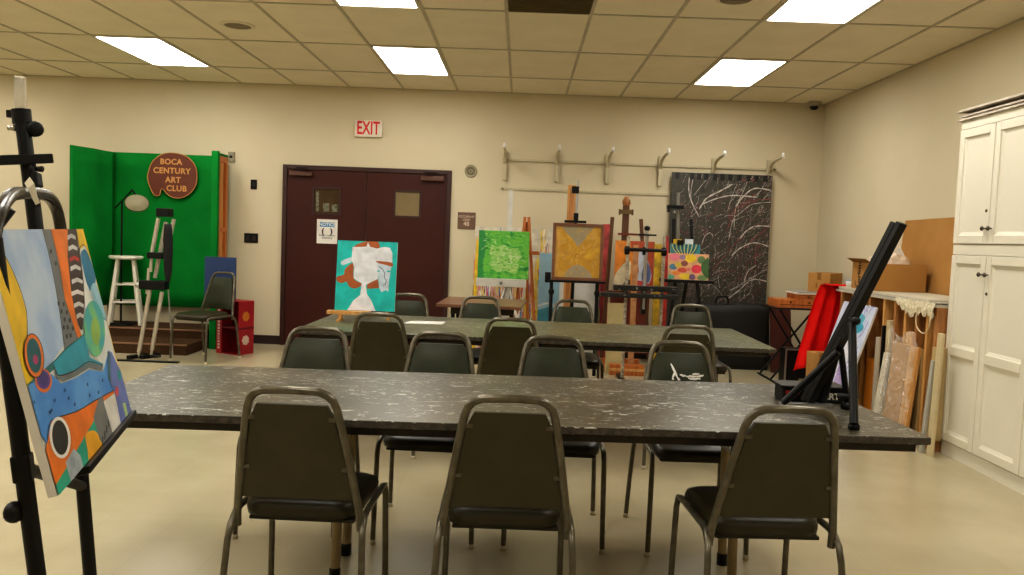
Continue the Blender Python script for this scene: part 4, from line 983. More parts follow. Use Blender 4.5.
for pts, w, m in (
    ([(140,178),(165,140),(210,115),(260,88)], .016, whs), ([(150,160),(200,140),(260,128),(350,135)], .014, whs), ([(105,62),(103,110),(112,150),(140,205)], .009, whs), ([(120,130),(150,90),(170,68)], .005, whs),
    ([(120,60),(110,130),(130,190)], .006, whs), ([(270,170),(300,130),(340,103),(400,110)], .014, whs), ([(245,215),(270,175),(310,150),(345,120)], .010, crm), ([(290,75),(320,72),(350,70)], .014, crm), ([(240,250),(270,190),(330,150),(402,140)], .010, crm),
    ([(285,285),(310,255),(345,238),(400,240)], .016, whs), ([(255,345),(290,315),(340,298),(400,315)], .014, whs), ([(300,320),(340,280),(380,250)], .010, crm), ([(245,290),(262,215),(290,190),(330,160),(402,152)], .006, whs),
    ([(240,500),(280,470),(330,430),(395,440)], .013, whs), ([(300,440),(315,400),(345,378)], .010, whs), ([(250,470),(300,440),(350,410),(390,390)], .006, whs), ([(190,395),(230,345),(270,300),(300,275)], .008, crm), ([(340,380),(345,330),(360,300)], .012, crm),
    ([(150,300),(160,275),(178,262),(190,275)], .008, whs), ([(300,530),(320,515),(350,520),(390,545)], .014, whs), ([(120,360),(150,420),(200,460),(240,510)], .004, whs), ([(265,250),(270,180),(300,110),(320,60)], .006, whs), ([(240,190),(262,120),(275,90)], .004, whs), ([(345,135),(370,95),(390,60)], .005, whs)):
    strk(S(pts), w, m)
for k in range(900):
    x = rf.uniform(60, 398); y = rf.uniform(60, 530)
    if rf.random() > .25+.75*max(0, min(1, (x+y*.6-150)/330)): continue
    L_ = rf.uniform(10, 55); an = rf.gauss(-.9, .45); bend = rf.uniform(-12, 12)
    pts = [(x, y), (x+L_*.5*math.cos(an)+bend*.4, y+L_*.5*math.sin(an)+bend*.3), (x+L_*math.cos(an), y+L_*math.sin(an))]
    pts = [(min(400, max(52, p_[0])), max(50, p_[1])) for p_ in pts]
    strk(S(pts), rf.uniform(.0015, .004), rf.choice((whs, grs, grs, crm, crd)))
for k in range(520):
    x, y = rf.uniform(55, 398), rf.uniform(60, 545)
    if y+x*.4 < 180: continue
    (u, v), = S([(x, y)]); r_ = rf.uniform(.002, .006)
    A.mb.poly([A.at(u+r_/W_*math.cos(q), v+r_/H_*math.sin(q)) for q in (0, 1.2, 2.5, 3.8, 5)], A.mi(whs if rf.random() < .75 else crm))
for u0 in (.05, .2, .27, .34, .43, .5, .58, .67, .76, .84, .93):
    A.poly([(u0-.02, .965), (u0+.02, .965), (u0+.022, .998), (u0-.022, .998)], pm(18, 18, 18))
A.done(t)

# black soft portfolio in front
a, b = P(700, 306, 8.8), P(771, 303, 8.8)
t = thing('portfolio_case', ((a.x+b.x)/2, 8.85, 0), 'large soft black portfolio case standing below the splattered painting', 'portfolio')
mb = MB(); n = 16; gv = []; zt_ = .70
zt_ = (a.z+b.z)/2
for side, yy in ((0, 8.80), (1, 8.97)):
    for j in range(9):
        for i_ in range(n+1):
            u = i_/n; v = j/8; puff = .03*math.sin(PI*u)*math.sin(PI*v)
            gv.append((a.x+(b.x-a.x)*u+.01*math.sin(v*5), yy+(-puff if side == 0 else puff), zt_*v-.012*math.sin(u*6)*v))
N = 9*(n+1); q = lambda s_, i_, j: s_*N+j*(n+1)+i_
fs = []
for j in range(8):
    for i_ in range(n): fs += [(q(0, i_, j), q(0, i_+1, j), q(0, i_+1, j+1), q(0, i_, j+1)), (q(1, i_+1, j), q(1, i_, j), q(1, i_, j+1), q(1, i_+1, j+1))]
for i_ in range(n): fs += [(q(0, i_, 8), q(0, i_+1, 8), q(1, i_+1, 8), q(1, i_, 8)), (q(0, i_+1, 0), q(0, i_, 0), q(1, i_, 0), q(1, i_+1, 0))]
for j in range(8): fs += [(q(0, n, j), q(1, n, j), q(1, n, j+1), q(0, n, j+1)), (q(1, 0, j), q(0, 0, j), q(0, 0, j+1), q(1, 0, j+1))]
mb.add(gv, fs, 0, True)
build('bag', mb, mat('black_nylon', (16, 15, 15), .6), t)
hx = P(722, 303, 8.86).x
build('handle', MB().tube(smooth([(hx-.07, 8.86, zt_-.02), (hx-.06, 8.86, zt_+.06), (hx-.03, 8.86, zt_+.075), (hx+.03, 8.86, zt_+.075), (hx+.06, 8.86, zt_+.06), (hx+.07, 8.86, zt_-.02)], 4, False), .011, 8), black_m, t)
build('zip', MB().tube([(a.x+.02, 8.84, zt_+.0), (b.x-.02, 8.84, zt_+.004)], .005, 6), mat('zip_grey', (60, 60, 60), .4), t)

# ------------------------------------------------------------------ streaked canvas behind the easels
a, b = P(475, 229, 9.2), P(611, 222, 9.2)
o = Vector((a.x, 9.12, .003)); Xv = Vector((b.x-a.x, 0, 0)); Yv = Vector((0, .15, 1.44))
t = thing('canvas_painting', o+Xv/2, 'wide white canvas of vertical rainbow coloured streaks standing behind the easels', 'painting')
build('canvas', canvas_box(o, Xv, Yv, .02), edge_w, t)
A = Art(o, Xv, Yv); rf = random.Random(31)
A.poly([(0, 0), (1, 0), (1, 1), (0, 1)], pm(216, 208, 188))
cs = [(206, 52, 60), (232, 190, 30), (70, 140, 190), (224, 120, 40), (90, 160, 80), (214, 90, 130), (240, 210, 60), (150, 90, 60), (60, 90, 150), (230, 170, 150), (240, 236, 220)]
for k in range(1100):
    u = rf.random(); v = rf.uniform(0, .92)*(.75+.25*math.sin(u*40)); L_ = rf.uniform(.04, .22); w = rf.uniform(.003, .011); c = rf.choice(cs)
    if .45 < u < .58 and rf.random() < .7: c = (236, 204, 40)
    A.line([(u, v), (u+rf.uniform(-.01, .01), min(.995, v+L_))], w, pm(*c), same=(k % 12 != 0))
A.poly([(.0, .0), (.035, .0), (.03, .85), (.01, .93)], pm(236, 196, 40)); A.done(t)

def easel_legs(e, pts, r, m, name='leg'):
    for a_, b_ in pts: build(name, MB().tube([a_, b_], r, 8), m, e)
# ---- green painting easel (white aluminium)
Yg = 8.45
a, b = P(479, 230, Yg), P(528, 279.5, Yg)
gx = (a.x+b.x)/2+.05; gw = b.x-a.x
o = Vector((a.x, Yg, b.z)); Xv = Vector((gw, 0, 0)); Yv = Vector((0, .04, a.z-b.z))
t = thing('canvas_painting', o+Xv/2, 'textured bright green abstract canvas on the white easel', 'painting')
build('canvas', canvas_box(o, Xv, Yv, .02), mat('dark_edge', (60, 80, 50), .6), t)
A = Art(o, Xv, Yv); rf = random.Random(41)
A.poly([(0, 0), (1, 0), (1, 1), (0, 1)], multi('paint_green', [(20, 110, 44), (44, 150, 54), (110, 184, 60), (60, 160, 60), (160, 206, 90)], 6, (1, 1, 2.2)))
A.poly(smooth([(0, 0), (.12, .02), (.10, .3), (.14, .6), (.12, .97), (0, 1)], 3), multi('paint_green_dark', [(20, 120, 60), (34, 140, 60), (30, 104, 46)], 10))
A.poly([(.28, .2), (.4, .13), (.55, .17), (.74, .1), (.82, .22), (.79, .36), (.86, .48), (.78, .66), (.62, .63), (.5, .72), (.36, .66), (.25, .7), (.22, .52), (.27, .4), (.21, .3)], multi('paint_lime', [(90, 164, 56), (170, 204, 120), (110, 180, 70), (190, 210, 150), (80, 150, 60)], 9, (1, 1, 1.5)))
for k in range(70):
    u, v = rf.uniform(.02, .9), rf.uniform(.04, .96); a_ = rf.gauss(0, .5); L_ = rf.uniform(.04, .14)
    c = rf.choice(((30, 96, 44), (180, 210, 120), (200, 220, 170), (90, 160, 60), (50, 80, 44)))
    A.line(smooth([(u, v), (u+L_*.5*math.cos(a_)+.01, v+L_*.5*math.sin(a_)+rf.uniform(-.02, .02)), (min(1, u+L_*math.cos(a_)), v+L_*math.sin(a_))], 3, False), rf.uniform(.002, .005), pm(*c), same=(k % 8 != 0))
A.done(t)
e = thing('studio_easel', (gx, Yg+.1, 0), 'white aluminium easel holding the green abstract canvas', 'easel')
aw = mat('white_alu', (212, 210, 202), .35, .3)
mtop = P(511, 190, Yg+.08)
build('mast', MB().bar((gx, Yg+.06, b.z-.15), (mtop.x, Yg+.1, mtop.z), .045, .02), aw, e)
l0, l1 = P(476, 283.5, Yg), P(526, 286, Yg)
build('canvas_ledge', MB().box((l0.x, Yg-.03, b.z-.085), (l1.x, Yg+.045, b.z-.004)), aw, e, bevel=.004)
build('ledge_knob', MB().lathe(((l0.x+l1.x)/2, Yg-.03, b.z-.045), [(0, 0), (.018, 0), (.016, .02), (0, .022)], 12, axis=(0, -1, 0)), mat('knob_grey', (120, 118, 112), .4, .5), e)
easel_legs(e, (((gx-.02, Yg+.05, b.z-.1), (gx-.26, Yg-.13, .012)), ((gx+.02, Yg+.05, b.z-.1), (gx+.26, Yg-.13, .012)), ((gx, Yg+.09, b.z-.1), (gx, Yg+.5, .012))), .015, aw)
build('lower_mast', MB().bar((gx, Yg+.05, .35), (gx, Yg+.06, b.z-.1), .05, .02), aw, e)
# ---- light blue canvas
o = Vector((P(540, 250, 8.98).x, 8.93, .003)); Xv = Vector((P(600, 250, 8.98).x-o.x, 0, 0)); Yv = Vector((0, .12, 1.17))
t = thing('canvas_painting', o+Xv/2, 'pale blue canvas with teal waves low down standing behind the mustard painting', 'painting')
build('canvas', canvas_box(o, Xv, Yv, .02), edge_w, t)
A = Art(o, Xv, Yv)
A.poly([(0, 0), (1, 0), (1, 1), (0, 1)], mat('paint_paleblue', (160, 196, 212), .5, c2=(142, 182, 202), scale=5))
A.poly([(0, 0), (1, 0), (1, .45), (.7, .5), (.4, .44), (.2, .5), (0, .46)], pm(72, 150, 170)); A.poly([(0, 0), (1, 0), (1, .3), (.6, .36), (.3, .3), (0, .34)], pm(44, 118, 140))
A.line([(0, .5), (.2, .53), (.4, .47), (.7, .53), (1, .48)], .02, pm(230, 236, 236), 4); A.done(t)
# white board before the blue canvas
t = build('white_board', MB().hexa([(P(560, 290, 8.7).x, 8.72, 0), (P(598, 290, 8.7).x, 8.72, 0), (P(598, 290, 8.7).x, 8.74, 0), (P(560, 290, 8.7).x, 8.74, 0)], [(P(560, 290, 8.7).x, 8.86, .97), (P(598, 290, 8.7).x, 8.86, .97), (P(598, 290, 8.7).x, 8.88, .97), (P(560, 290, 8.7).x, 8.88, .97)]), mat('board_white', (214, 214, 208), .6), label='plain white board standing behind the black easel below the mustard painting', cat='board')
# ---- mustard painting on black easel
Yy = 7.95
a, b = P(553.5, 222.5, Yy), P(602, 281.5, Yy)
o = Vector((a.x, Yy, b.z)); Xv = Vector((b.x-a.x, 0, 0)); Yv = Vector((0, .03, a.z-b.z))
t = thing('framed_painting', o+Xv/2, 'mustard yellow and grey abstract in a thin wooden frame on the black easel', 'painting')
fw_ = .03; W_, H_ = Xv.length, Yv.z
fr = MB()
Xu, Yu = Xv.normalized(), Yv.normalized()
def fbar(p0, p1, q0, q1):
    pts = [o+Xu*p0+Yu*p1, o+Xu*q0+Yu*p1, o+Xu*q0+Yu*q1, o+Xu*p0+Yu*q1]; nv = Xu.cross(Yu)
    fr.hexa([p_-nv*.02 for p_ in pts], [p_+nv*.012 for p_ in pts])
fbar(0, 0, W_, fw_); fbar(0, H_-fw_, W_, H_); fbar(0, fw_, fw_, H_-fw_); fbar(W_-fw_, fw_, W_, H_-fw_)
build('frame', fr, mat('frame_wood', (128, 84, 58), .45), t, bevel=.002)
o2 = o+Xu*fw_+Yu*fw_; X2, Y2 = Xu*(W_-2*fw_), Yu*(H_-2*fw_)
build('canvas', canvas_box(o2, X2, Y2, .015), edge_w, t)
A = Art(o2, X2, Y2); rf = random.Random(51)
A.poly([(0, 0), (1, 0), (1, 1), (0, 1)], multi('paint_mustard', [(214, 168, 50), (190, 142, 40), (206, 160, 60), (180, 146, 84)], 5, bump=.15))
gm_ = multi('paint_taupe', [(168, 154, 126), (160, 146, 118), (186, 158, 90)], 7, bump=.1)
A.poly([(.12, 1), (.85, 1), (.75, .88), (.62, .72), (.5, .6), (.38, .74), (.22, .88)], gm_); A.poly([(.2, 0), (.86, 0), (.78, .12), (.62, .22), (.5, .26), (.36, .2), (.26, .1)], gm_)
A.poly([(0, 0), (.07, 0), (.09, 1), (0, 1)], pm(216, 168, 80))
for k in range(60):
    u, v = rf.uniform(.05, .95), rf.uniform(.05, .95); A.line([(u, v), (u+rf.uniform(-.05, .08), v+rf.uniform(-.06, .06))], rf.uniform(.002, .008), pm(*rf.choice(((220, 180, 70), (170, 128, 40), (190, 170, 130)))), same=(k % 6 != 0))
A.line(ell(.5, .42, .05, .04, 12)+[(.55, .42)], .004, pm(150, 108, 40)); A.done(t)
e = thing('studio_easel', ((a.x+b.x)/2, Yy+.1, 0), 'black easel with a silver mast top holding the mustard painting', 'easel')
bw0, bw1 = a.x+.0, b.x-.05
build('ledge', MB().box((a.x-.02, Yy-.035, b.z-.022), (b.x+.03, Yy+.05, b.z-.001)), blackm, e)
mx = P(577, 200, Yy).x
build('mast', MB().bar((mx, Yy+.078, .25), (mx, Yy+.078, P(577, 218, Yy).z), .03, .02), blackm, e)
build('mast_extension', MB().tube([(mx, Yy+.078, P(577, 218, Yy).z), (mx+.012, Yy+.078, P(579, 180, Yy).z)], .012, 10), alu_m, e)
build('top_clamp', MB().box((mx-.11, Yy-.0, a.z+.005), (mx+.10, Yy+.09, a.z+.028)).box((mx-.022, Yy+.02, a.z+.028), (mx+.022, Yy+.09, a.z+.10)), blackm, e)
build('upper_clamp', MB().box((mx-.05, Yy+.05, P(577, 193, Yy).z), (mx+.02, Yy+.10, P(577, 186, Yy).z)), blackm, e)
for x_, u in ((bw0, 551), (bw1, 597)):
    lx = P(u, 300, Yy).x; build('leg', MB().tube([(lx, Yy+.05, b.z-.02), (lx, Yy-.02, .012)], .018, 8), blackm, e)
    build('knob', MB().lathe((lx, Yy+.03, b.z-.12), [(0, -.03), (.03, -.02), (.03, .02), (0, .03)], 10, axis=(1, 0, 0)), black_m, e)
build('side_clamp', MB().box((a.x-.06, Yy-.0, b.z-.03), (a.x-.005, Yy+.06, b.z+.07)), blackm, e)
build('leg', MB().tube([(mx, Yy+.09, .9), (mx, Yy+.46, .012)], .015, 8), blackm, e)
# wood strip easel mast behind it
wx0, wx1 = P(567.5, 200, 8.62).x, P(575.5, 200, 8.62).x
t = thing('wooden_easel', ((wx0+wx1)/2, 8.62, 0), 'slim pale wooden easel whose mast rises behind the mustard painting', 'easel')
build('mast', MB().box((wx0, 8.62, .1), (wx1, 8.645, P(571, 185, 8.62).z)), wood_l, t, bevel=.003)
build('mast_rail', MB().box((wx0+.02, 8.605, .3), (wx1-.02, 8.62, P(571, 188, 8.62).z)), wood_b, t)
build('base', MB().box((wx0-.14, 8.60, .05), (wx1+.14, 8.66, .1)), wood_l, t)
for x_ in (wx0-.13, wx1+.08): build('foot', MB().box((x_, 8.50, 0), (x_+.05, 8.71, .05)), wood_l, t)

# ---- brown wooden A-frame easel behind the green canvas (orange tip at 526,216)
e = thing('wooden_easel', (.07, 8.85, 0), 'orange wooden easel standing between the green and the mustard paintings', 'easel')
tp = P(526, 217, 8.8)
build('leg', MB().bar((tp.x-.10, 8.68, .012), (tp.x-.01, 8.8, tp.z), .032, .022), wood_o, e); build('leg', MB().bar((tp.x+.17, 8.68, .012), (tp.x+.03, 8.8, tp.z), .032, .022), wood_o, e)
build('leg', MB().bar((tp.x+.08, 9.07, .012), (tp.x+.01, 8.83, tp.z-.05), .035, .02), wood_o, e)
zc = P(533, 253, 8.75).z
build('crossbar', MB().box((tp.x-.06, 8.735, zc-.02), (tp.x+.16, 8.76, zc+.02)), wood_o, e)

# ---- dark wooden H easel with the orange figure painting
Yw = 8.55
e = thing('wooden_easel', (1.08, Yw, 0), 'tall dark brown wooden easel with a carved mast top', 'easel')
q0 = P(626, 199, Yw); mxw = P(626, 230, Yw).x
build('mast', MB().box((mxw-.035, Yw+.06, .1), (mxw+.035, Yw+.09, q0.z-.06)), mat('walnut', (104, 66, 38), .5, c2=(84, 52, 30), scale=6, stretch=(6, 6, 1)), e, bevel=.003)
build('mast_finial', MB().lathe((mxw, Yw+.075, q0.z-.07), [(.03, 0), (.045, .03), (.04, .06), (.028, .075), (.02, .095), (0, .1)], 12), mat('walnut_tip', (150, 96, 46), .5), e)
build('clamp', MB().box((mxw-.07, Yw+.04, P(626, 212, Yw).z-.02), (mxw+.07, Yw+.055, P(626, 212, Yw).z+.025)).box((mxw-.075, Yw+.04, P(626, 212, Yw).z-.03), (mxw-.06, Yw+.1, P(626, 212, Yw).z+.03)).box((mxw+.06, Yw+.04, P(626, 212, Yw).z-.03), (mxw+.075, Yw+.1, P(626, 212, Yw).z+.03)), mat('brass_dull', (120, 96, 60), .4, .5), e)
for u_t, u_b, v_t in ((612.5, 604, 217), (641, 652, 219)):
    pt_ = P(u_t, v_t, Yw+.02); pb_ = P(u_b, 300, Yw)
    build('side_post', MB().bar((pb_.x, Yw+.03, .1), tuple(pt_), .038, .022), MC['walnut'], e, bevel=.004)
zc = P(629, 234, Yw).z
build('crossbar', MB().box((P(618, 234, Yw).x, Yw+.0, zc-.014), (P(645, 234, Yw).x, Yw+.03, zc+.008)), mat('mahogany', (116, 46, 30), .5), e)
lz = P(628, 291, Yw).z
build('canvas_ledge', MB().box((P(606, 290, Yw).x, Yw-.06, lz-.03), (P(650, 290, Yw).x, Yw+.05, lz)), wood_d, e)
build('lower_panel', MB().box((P(611, 290, Yw).x, Yw+.02, .16), (P(650, 290, Yw).x, Yw+.045, lz-.03)), mat('mahogany', (116, 46, 30), .5), e)
build('base', MB().box((mxw-.2, Yw-.02, .05), (mxw+.2, Yw+.05, .1)), wood_o, e)
for x_ in (mxw-.18, mxw+.12): build('foot', MB().box((x_, Yw-.2, 0), (x_+.06, Yw+.2, .05)), wood_o, e)
o = Vector((P(613, 290, Yw).x, Yw-.055, lz+.001)); Xv = Vector((P(652, 290, Yw).x-o.x, 0, 0)); Yv = Vector((0, .03, P(630, 241, Yw).z-lz))
t = thing('canvas_painting', o+Xv/2, 'orange and cream figure painting with a blue white dress on the dark wooden easel', 'painting')
build('canvas', canvas_box(o, Xv, Yv, .018), edge_w, t)
A = Art(o, Xv, Yv)
A.poly([(0, 0), (1, 0), (1, 1), (0, 1)], pm(176, 72, 34))
A.poly([(0, 0), (.5, 0), (.48, .4), (.45, .75), (.38, 1), (0, 1)], pm(224, 138, 44)); A.poly(smooth([(.02, .1), (.3, .1), (.42, .35), (.4, .6), (.2, .52), (.02, .3)], 4), pm(226, 212, 180))
A.poly(smooth([(.18, .0), (.35, .02), (.42, .2), (.3, .22)], 4), pm(86, 80, 50)); A.poly(smooth([(.52, .1), (.8, .1), (.95, .3), (.85, .6), (.68, .82), (.56, .7), (.62, .4)], 4), pm(196, 200, 214))
A.poly(smooth([(.7, .25), (.9, .2), (.92, .45), (.78, .6)], 4), pm(96, 106, 150)); A.poly(smooth([(.55, .14), (.8, .1), (.85, .18), (.6, .22)], 4), pm(190, 70, 70)); A.done(t)
# canvases standing behind
for u0, u1, vt, yy, c, nm, lb in ((603, 611, 224, 9.0, (196, 76, 74), 'canvas_painting', 'narrow pink and red canvas showing left of the dark wooden easel'), (655, 662, 244, 9.0, (232, 190, 50), 'canvas_painting', 'narrow yellow canvas edge between the chrome easel and floral painting'), (664, 669, 236, 8.95, (200, 60, 50), 'canvas_painting', 'thin red edged canvas left of the floral easel')):
    a, b = P(u0, vt, yy), P(u1, vt, yy)
    mb = MB(); mb.hexa([(a.x, yy-.12, 0), (b.x, yy-.12, 0), (b.x, yy-.1, 0), (a.x, yy-.1, 0)], [(a.x, yy, a.z), (b.x, yy, a.z), (b.x, yy+.02, a.z), (a.x, yy+.02, a.z)])
    build(nm, mb, mat('cv%d' % u0, c, .5, c2=tuple(int(x_*.7) for x_ in c), scale=10), label=lb, cat='painting', group='narrow canvases behind the easels')

# ---- aluminium easel with double tray
Ya = 7.75
e = thing('studio_easel', (1.12, Ya, 0), 'chrome three post easel with a black crossbar and paint spattered black tray', 'easel')
for u, vt in ((627, 236), (663, 236)):
    x_ = P(u, 270, Ya).x; build('post', MB().tube([(x_, Ya, .04), (x_, Ya+.0, P(u, vt, Ya).z)], .016, 10), mat('dull_chrome', (206, 198, 180), .3, .5, c2=(150, 140, 120), scale=40), e)
    build('foot', MB().bar((x_, Ya-.3, .018), (x_, Ya+.3, .018), .04, .03, side=(1, 0, 0)), black_m, e)
xm = P(645, 270, Ya).x
build('mast', MB().tube([(xm, Ya-.01, .7), (xm, Ya-.01, P(645, 230, Ya).z)], .017, 10), alu_m, e)
build('top_knob', MB().lathe((xm, Ya-.01, P(645, 231, Ya).z), [(.012, 0), (.026, .01), (.03, .03), (.02, .045), (0, .05)], 12), black_m, e)
zz = P(645, 234.5, Ya).z; build('top_clamp', MB().box((xm-.085, Ya-.05, zz-.012), (xm+.085, Ya+.02, zz+.004)), blackm, e)
zz = P(645, 250, Ya).z; build('crossbar', MB().tube([(P(626, 250, Ya).x-.02, Ya-.03, zz), (P(664, 250, Ya).x+.02, Ya-.03, zz)], .017, 8), blackm, e)
for u in (627, 645, 664): build('bar_clamp', MB().lathe((P(u, 252, Ya).x, Ya, zz-.05), [(.019, 0), (.026, .01), (.026, .07), (.019, .08)], 10), black_m, e)
spm = mat('spattered_black', (26, 26, 25), .4, c2=(150, 150, 145), scale=40, lo=.62, hi=.72)
z1_ = P(640, 285.5, Ya).z; z2_ = P(640, 293, Ya).z
build('tray', MB().box((P(613, 287, Ya).x, Ya-.09, z1_-.05), (P(676, 287, Ya).x, Ya+.03, z1_)), spm, e, bevel=.003)
build('tray', MB().box((P(599, 293, Ya).x, Ya-.15, z2_-.04), (P(676, 293, Ya).x, Ya-.02, z2_-.0)), spm, e, bevel=.003)
build('tray_support', MB().box((xm-.02, Ya-.02, z2_-.2), (xm+.02, Ya+.03, z1_-.05)).box((P(600, 293, Ya).x, Ya-.02, z2_-.028), (P(676, 293, Ya).x, Ya+.02, z2_-.006)), blackm, e)
build('lower_bar', MB().tube([(P(627, 0, Ya).x*0+P(627, 300, Ya).x, Ya, .3), (P(663, 300, Ya).x, Ya, .3)], .015, 8), alu_m, e)
# notched wooden strip and yellow pad behind it
t = build('notched_wood_strip', MB().box((P(631, 300, 8.22).x, 8.22, 0), (P(636.5, 300, 8.22).x, 8.245, P(634, 245, 8.22).z)), mat('notched', (206, 158, 110), .6, c2=(176, 120, 76), scale=16), label='notched wooden strip standing upright behind the chrome easel', cat='wood strip')
a, b = P(608, 303, 8.2), P(625, 303, 8.2)
build('cream_panel', MB().box((a.x, 8.2, 0), (b.x, 8.23, a.z)), mat('cream_pad', (206, 190, 140), .6), label='cream panel standing low in front of the dark wooden easel', cat='panel')

# ---- black easel with the floral painting
Yf = 8.1
a, b = P(669, 253, Yf), P(708, 280.5, Yf)
e = thing('studio_easel', ((a.x+b.x)/2, Yf+.1, 0), 'black wooden easel with a grey mast holding the floral painting', 'easel')
lz = b.z-.001
build('canvas_ledge', MB().box((P(661, 283, Yf).x, Yf-.05, lz-.03), (P(713, 283, Yf).x, Yf+.13, lz)), blackm, e, bevel=.003)
build('side_post', MB().bar((P(676, 300, Yf).x-.02, Yf+.10, lz-.03), tuple(P(673.5, 219, Yf+.14)), .035, .02), black_m, e)
build('side_post', MB().bar((P(694, 300, Yf).x, Yf+.10, lz-.03), tuple(P(691, 219, Yf+.14)), .03, .02), black_m, e)
build('mast', MB().tube([(P(681, 250, Yf).x, Yf+.105, lz), (P(680.5, 192, Yf).x, Yf+.115, P(681, 192, Yf).z)], .017, 10), mat('mast_grey', (140, 138, 130), .4, .4), e)
hz = P(675, 207, Yf).z
build('top_clamp', MB().box((P(668.5, 207, Yf).x, Yf+.05, hz-.015), (P(685, 207, Yf).x, Yf+.11, hz+.02)).box((P(669, 207, Yf).x, Yf+.05, hz-.05), (P(671, 207, Yf).x, Yf+.11, hz-.0148)), blackm, e)
build('clamp_knob', MB().lathe((P(675, 212, Yf).x, Yf+.04, P(675, 212, Yf).z), [(0, -.02), (.015, -.02), (.018, .0), (0, .02)], 10, axis=(0, -1, 0)), alu_m, e)
build('mast_foot', MB().box((P(678, 243, Yf).x, Yf+.03, P(680, 245, Yf).z), (P(684, 243, Yf).x, Yf+.06, P(680, 240, Yf).z)), blackm, e)
for (u0, v0), (x1, y1) in (((676, 286), (-.10, -.1)), ((698, 286), (.12, -.1)), ((687, 286), (.0, .5))):
    p_ = P(u0, v0, Yf); build('leg', MB().bar((p_.x+x1, Yf+.05+y1, .015), (p_.x, Yf+.05, lz-.03), .035, .02), black_m, e)
o = Vector((a.x, Yf-.01, b.z)); Xv = Vector((b.x-a.x, 0, 0)); Yv = Vector((0, .03, a.z-b.z))
t = thing('canvas_painting', o+Xv/2, 'small canvas of pink, red and yellow flowers on the black easel', 'painting')
build('canvas', canvas_box(o, Xv, Yv, .016), edge_w, t)
A = Art(o, Xv, Yv)
A.poly([(0, 0), (1, 0), (1, 1), (0, 1)], pm(226, 172, 128))
for c, cu_, cv_, rx, ry in (((232, 130, 146), .15, .85, .15, .14), ((242, 206, 40), .55, .82, .14, .16), ((160, 130, 160), .35, .85, .08, .1), ((226, 60, 84), .7, .42, .13, .17), ((86, 130, 156), .12, .48, .1, .12), ((224, 190, 70), .26, .55, .1, .1), ((150, 84, 70), .4, .62, .09, .11), ((210, 86, 60), .35, .36, .12, .1), ((230, 140, 60), .2, .24, .1, .08), ((236, 200, 50), .42, .12, .15, .12), ((120, 84, 120), .6, .1, .08, .13), ((120, 150, 90), .86, .1, .14, .1), ((90, 170, 140), .06, .08, .1, .1), ((96, 130, 80), .82, .78, .1, .15), ((214, 120, 110), .5, .4, .06, .07)):
    A.poly(smooth([(min(.99, max(.01, cu_+rx*math.cos(k*PI/3))), min(.99, max(.01, cv_+ry*math.sin(k*PI/3)))) for k in range(6)], 3), pm(*c))
A.poly(smooth([(1, .1), (.84, .3), (.82, .6), (.92, .8), (1, .85)], 3), pm(66, 104, 54)); A.done(t)
# teal feather canvas behind it with two small cards on top
a2, b2 = P(671, 243.5, Yf+.04), P(700, 256, Yf+.04)
o = Vector((a2.x, Yf+.035, b.z+.003)); Xv = Vector((b2.x-a2.x, 0, 0)); Yv = Vector((0, .012, a2.z-b.z-.003))
t = thing('canvas_painting', o+Xv/2, 'teal feathered canvas peeking out above the floral painting', 'painting')
build('canvas', canvas_box(o, Xv, Yv, .012), edge_w, t)
A = Art(o, Xv, Yv); A.poly([(0, 0), (1, 0), (1, 1), (0, 1)], pm(62, 140, 150)); rf = random.Random(61)
for k in range(14): A.line(smooth([(.05+k*.068, .995), (.1+k*.06, .85), (.28+k*.035, .7)], 4, False), .008, pm(24, 50, 64) if k % 2 else pm(210, 200, 110), same=True)
A.done(t)
for u0, u1, c, lb in ((673.5, 681.5, (236, 190, 40), 'small yellow card standing above the teal feathered canvas'), (685, 693, (214, 224, 230), 'small pale blue card standing above the teal feathered canvas')):
    a, b3 = P(u0, 239, Yf+.065), P(u1, 245, Yf+.065)
    build('small_card', MB().box((a.x, Yf+.0605, o.z+.001), (b3.x, Yf+.067, a.z)), pm(*c), label=lb, cat='card', group='small cards on the floral easel')

# ------------------------------------------------------------------ green screen corner
ST = .205
t = thing('stage_platform', (-4.6, 8.75, 0), 'low two step platform covered in brown carpet under the green screen', 'platform')
build('lower_step', MB().box((-5.9, 8.25, 0), (-3.37, 8.72, .11)), carpet_m, t, bevel=.006)
build('upper_step', MB().box((-5.9, 8.72, 0), (-3.37, YB-.015, ST)), carpet_m, t, bevel=.006)
build('tread_edge', MB().box((-5.9, 8.243, .098), (-3.37, 8.262, .1125)).box((-5.9, 8.713, ST-.012), (-3.37, 8.732, ST+.0025)), mat('nosing', (150, 112, 82), .6), t)
t = thing('green_screen', (-4.1, 9.0, ST), 'bright green fabric backdrop with a folded left wing on the carpeted platform', 'backdrop')
gz0, gz1 = .40, 2.118
cx_c = -4.61
mb = MB(); n = 26
def wavy(p, q, n, amp, seed):
    rf = random.Random(seed); ph = rf.uniform(0, 6); out = []
    for k in range(n+1):
        a = k/n; v = p.lerp(q, a); w = amp*math.sin(a*9+ph); d = (q-p).normalized().cross(Vector((0, 0, 1))); out.append(v+d*w)
    return out
Lp, Cp_, Rp = Vector((-4.70, 8.52, 0)), Vector((cx_c, 9.20, 0)), Vector((-3.35, 9.20, 0))
def sheet(path, z0, z1, rows=10, th=.02, dz=None):
    mb = MB(); n = len(path)
    gv = [Vector((p.x, p.y, z0+(z1-z0)*j/rows+(dz(i_/(n-1)) if dz and j == rows else 0))) for j in range(rows+1) for i_, p in enumerate(path)]
    mb.add(gv, [(j*n+i_, j*n+i_+1, (j+1)*n+i_+1, (j+1)*n+i_) for j in range(rows) for i_ in range(n-1)], 0, True); return mb
back = build('back_panel', sheet(wavy(Cp_, Rp, 24, .006, 2), gz0, gz1), green_m, t); s_ = back.modifiers.new('s', 'SOLIDIFY'); s_.thickness = .025
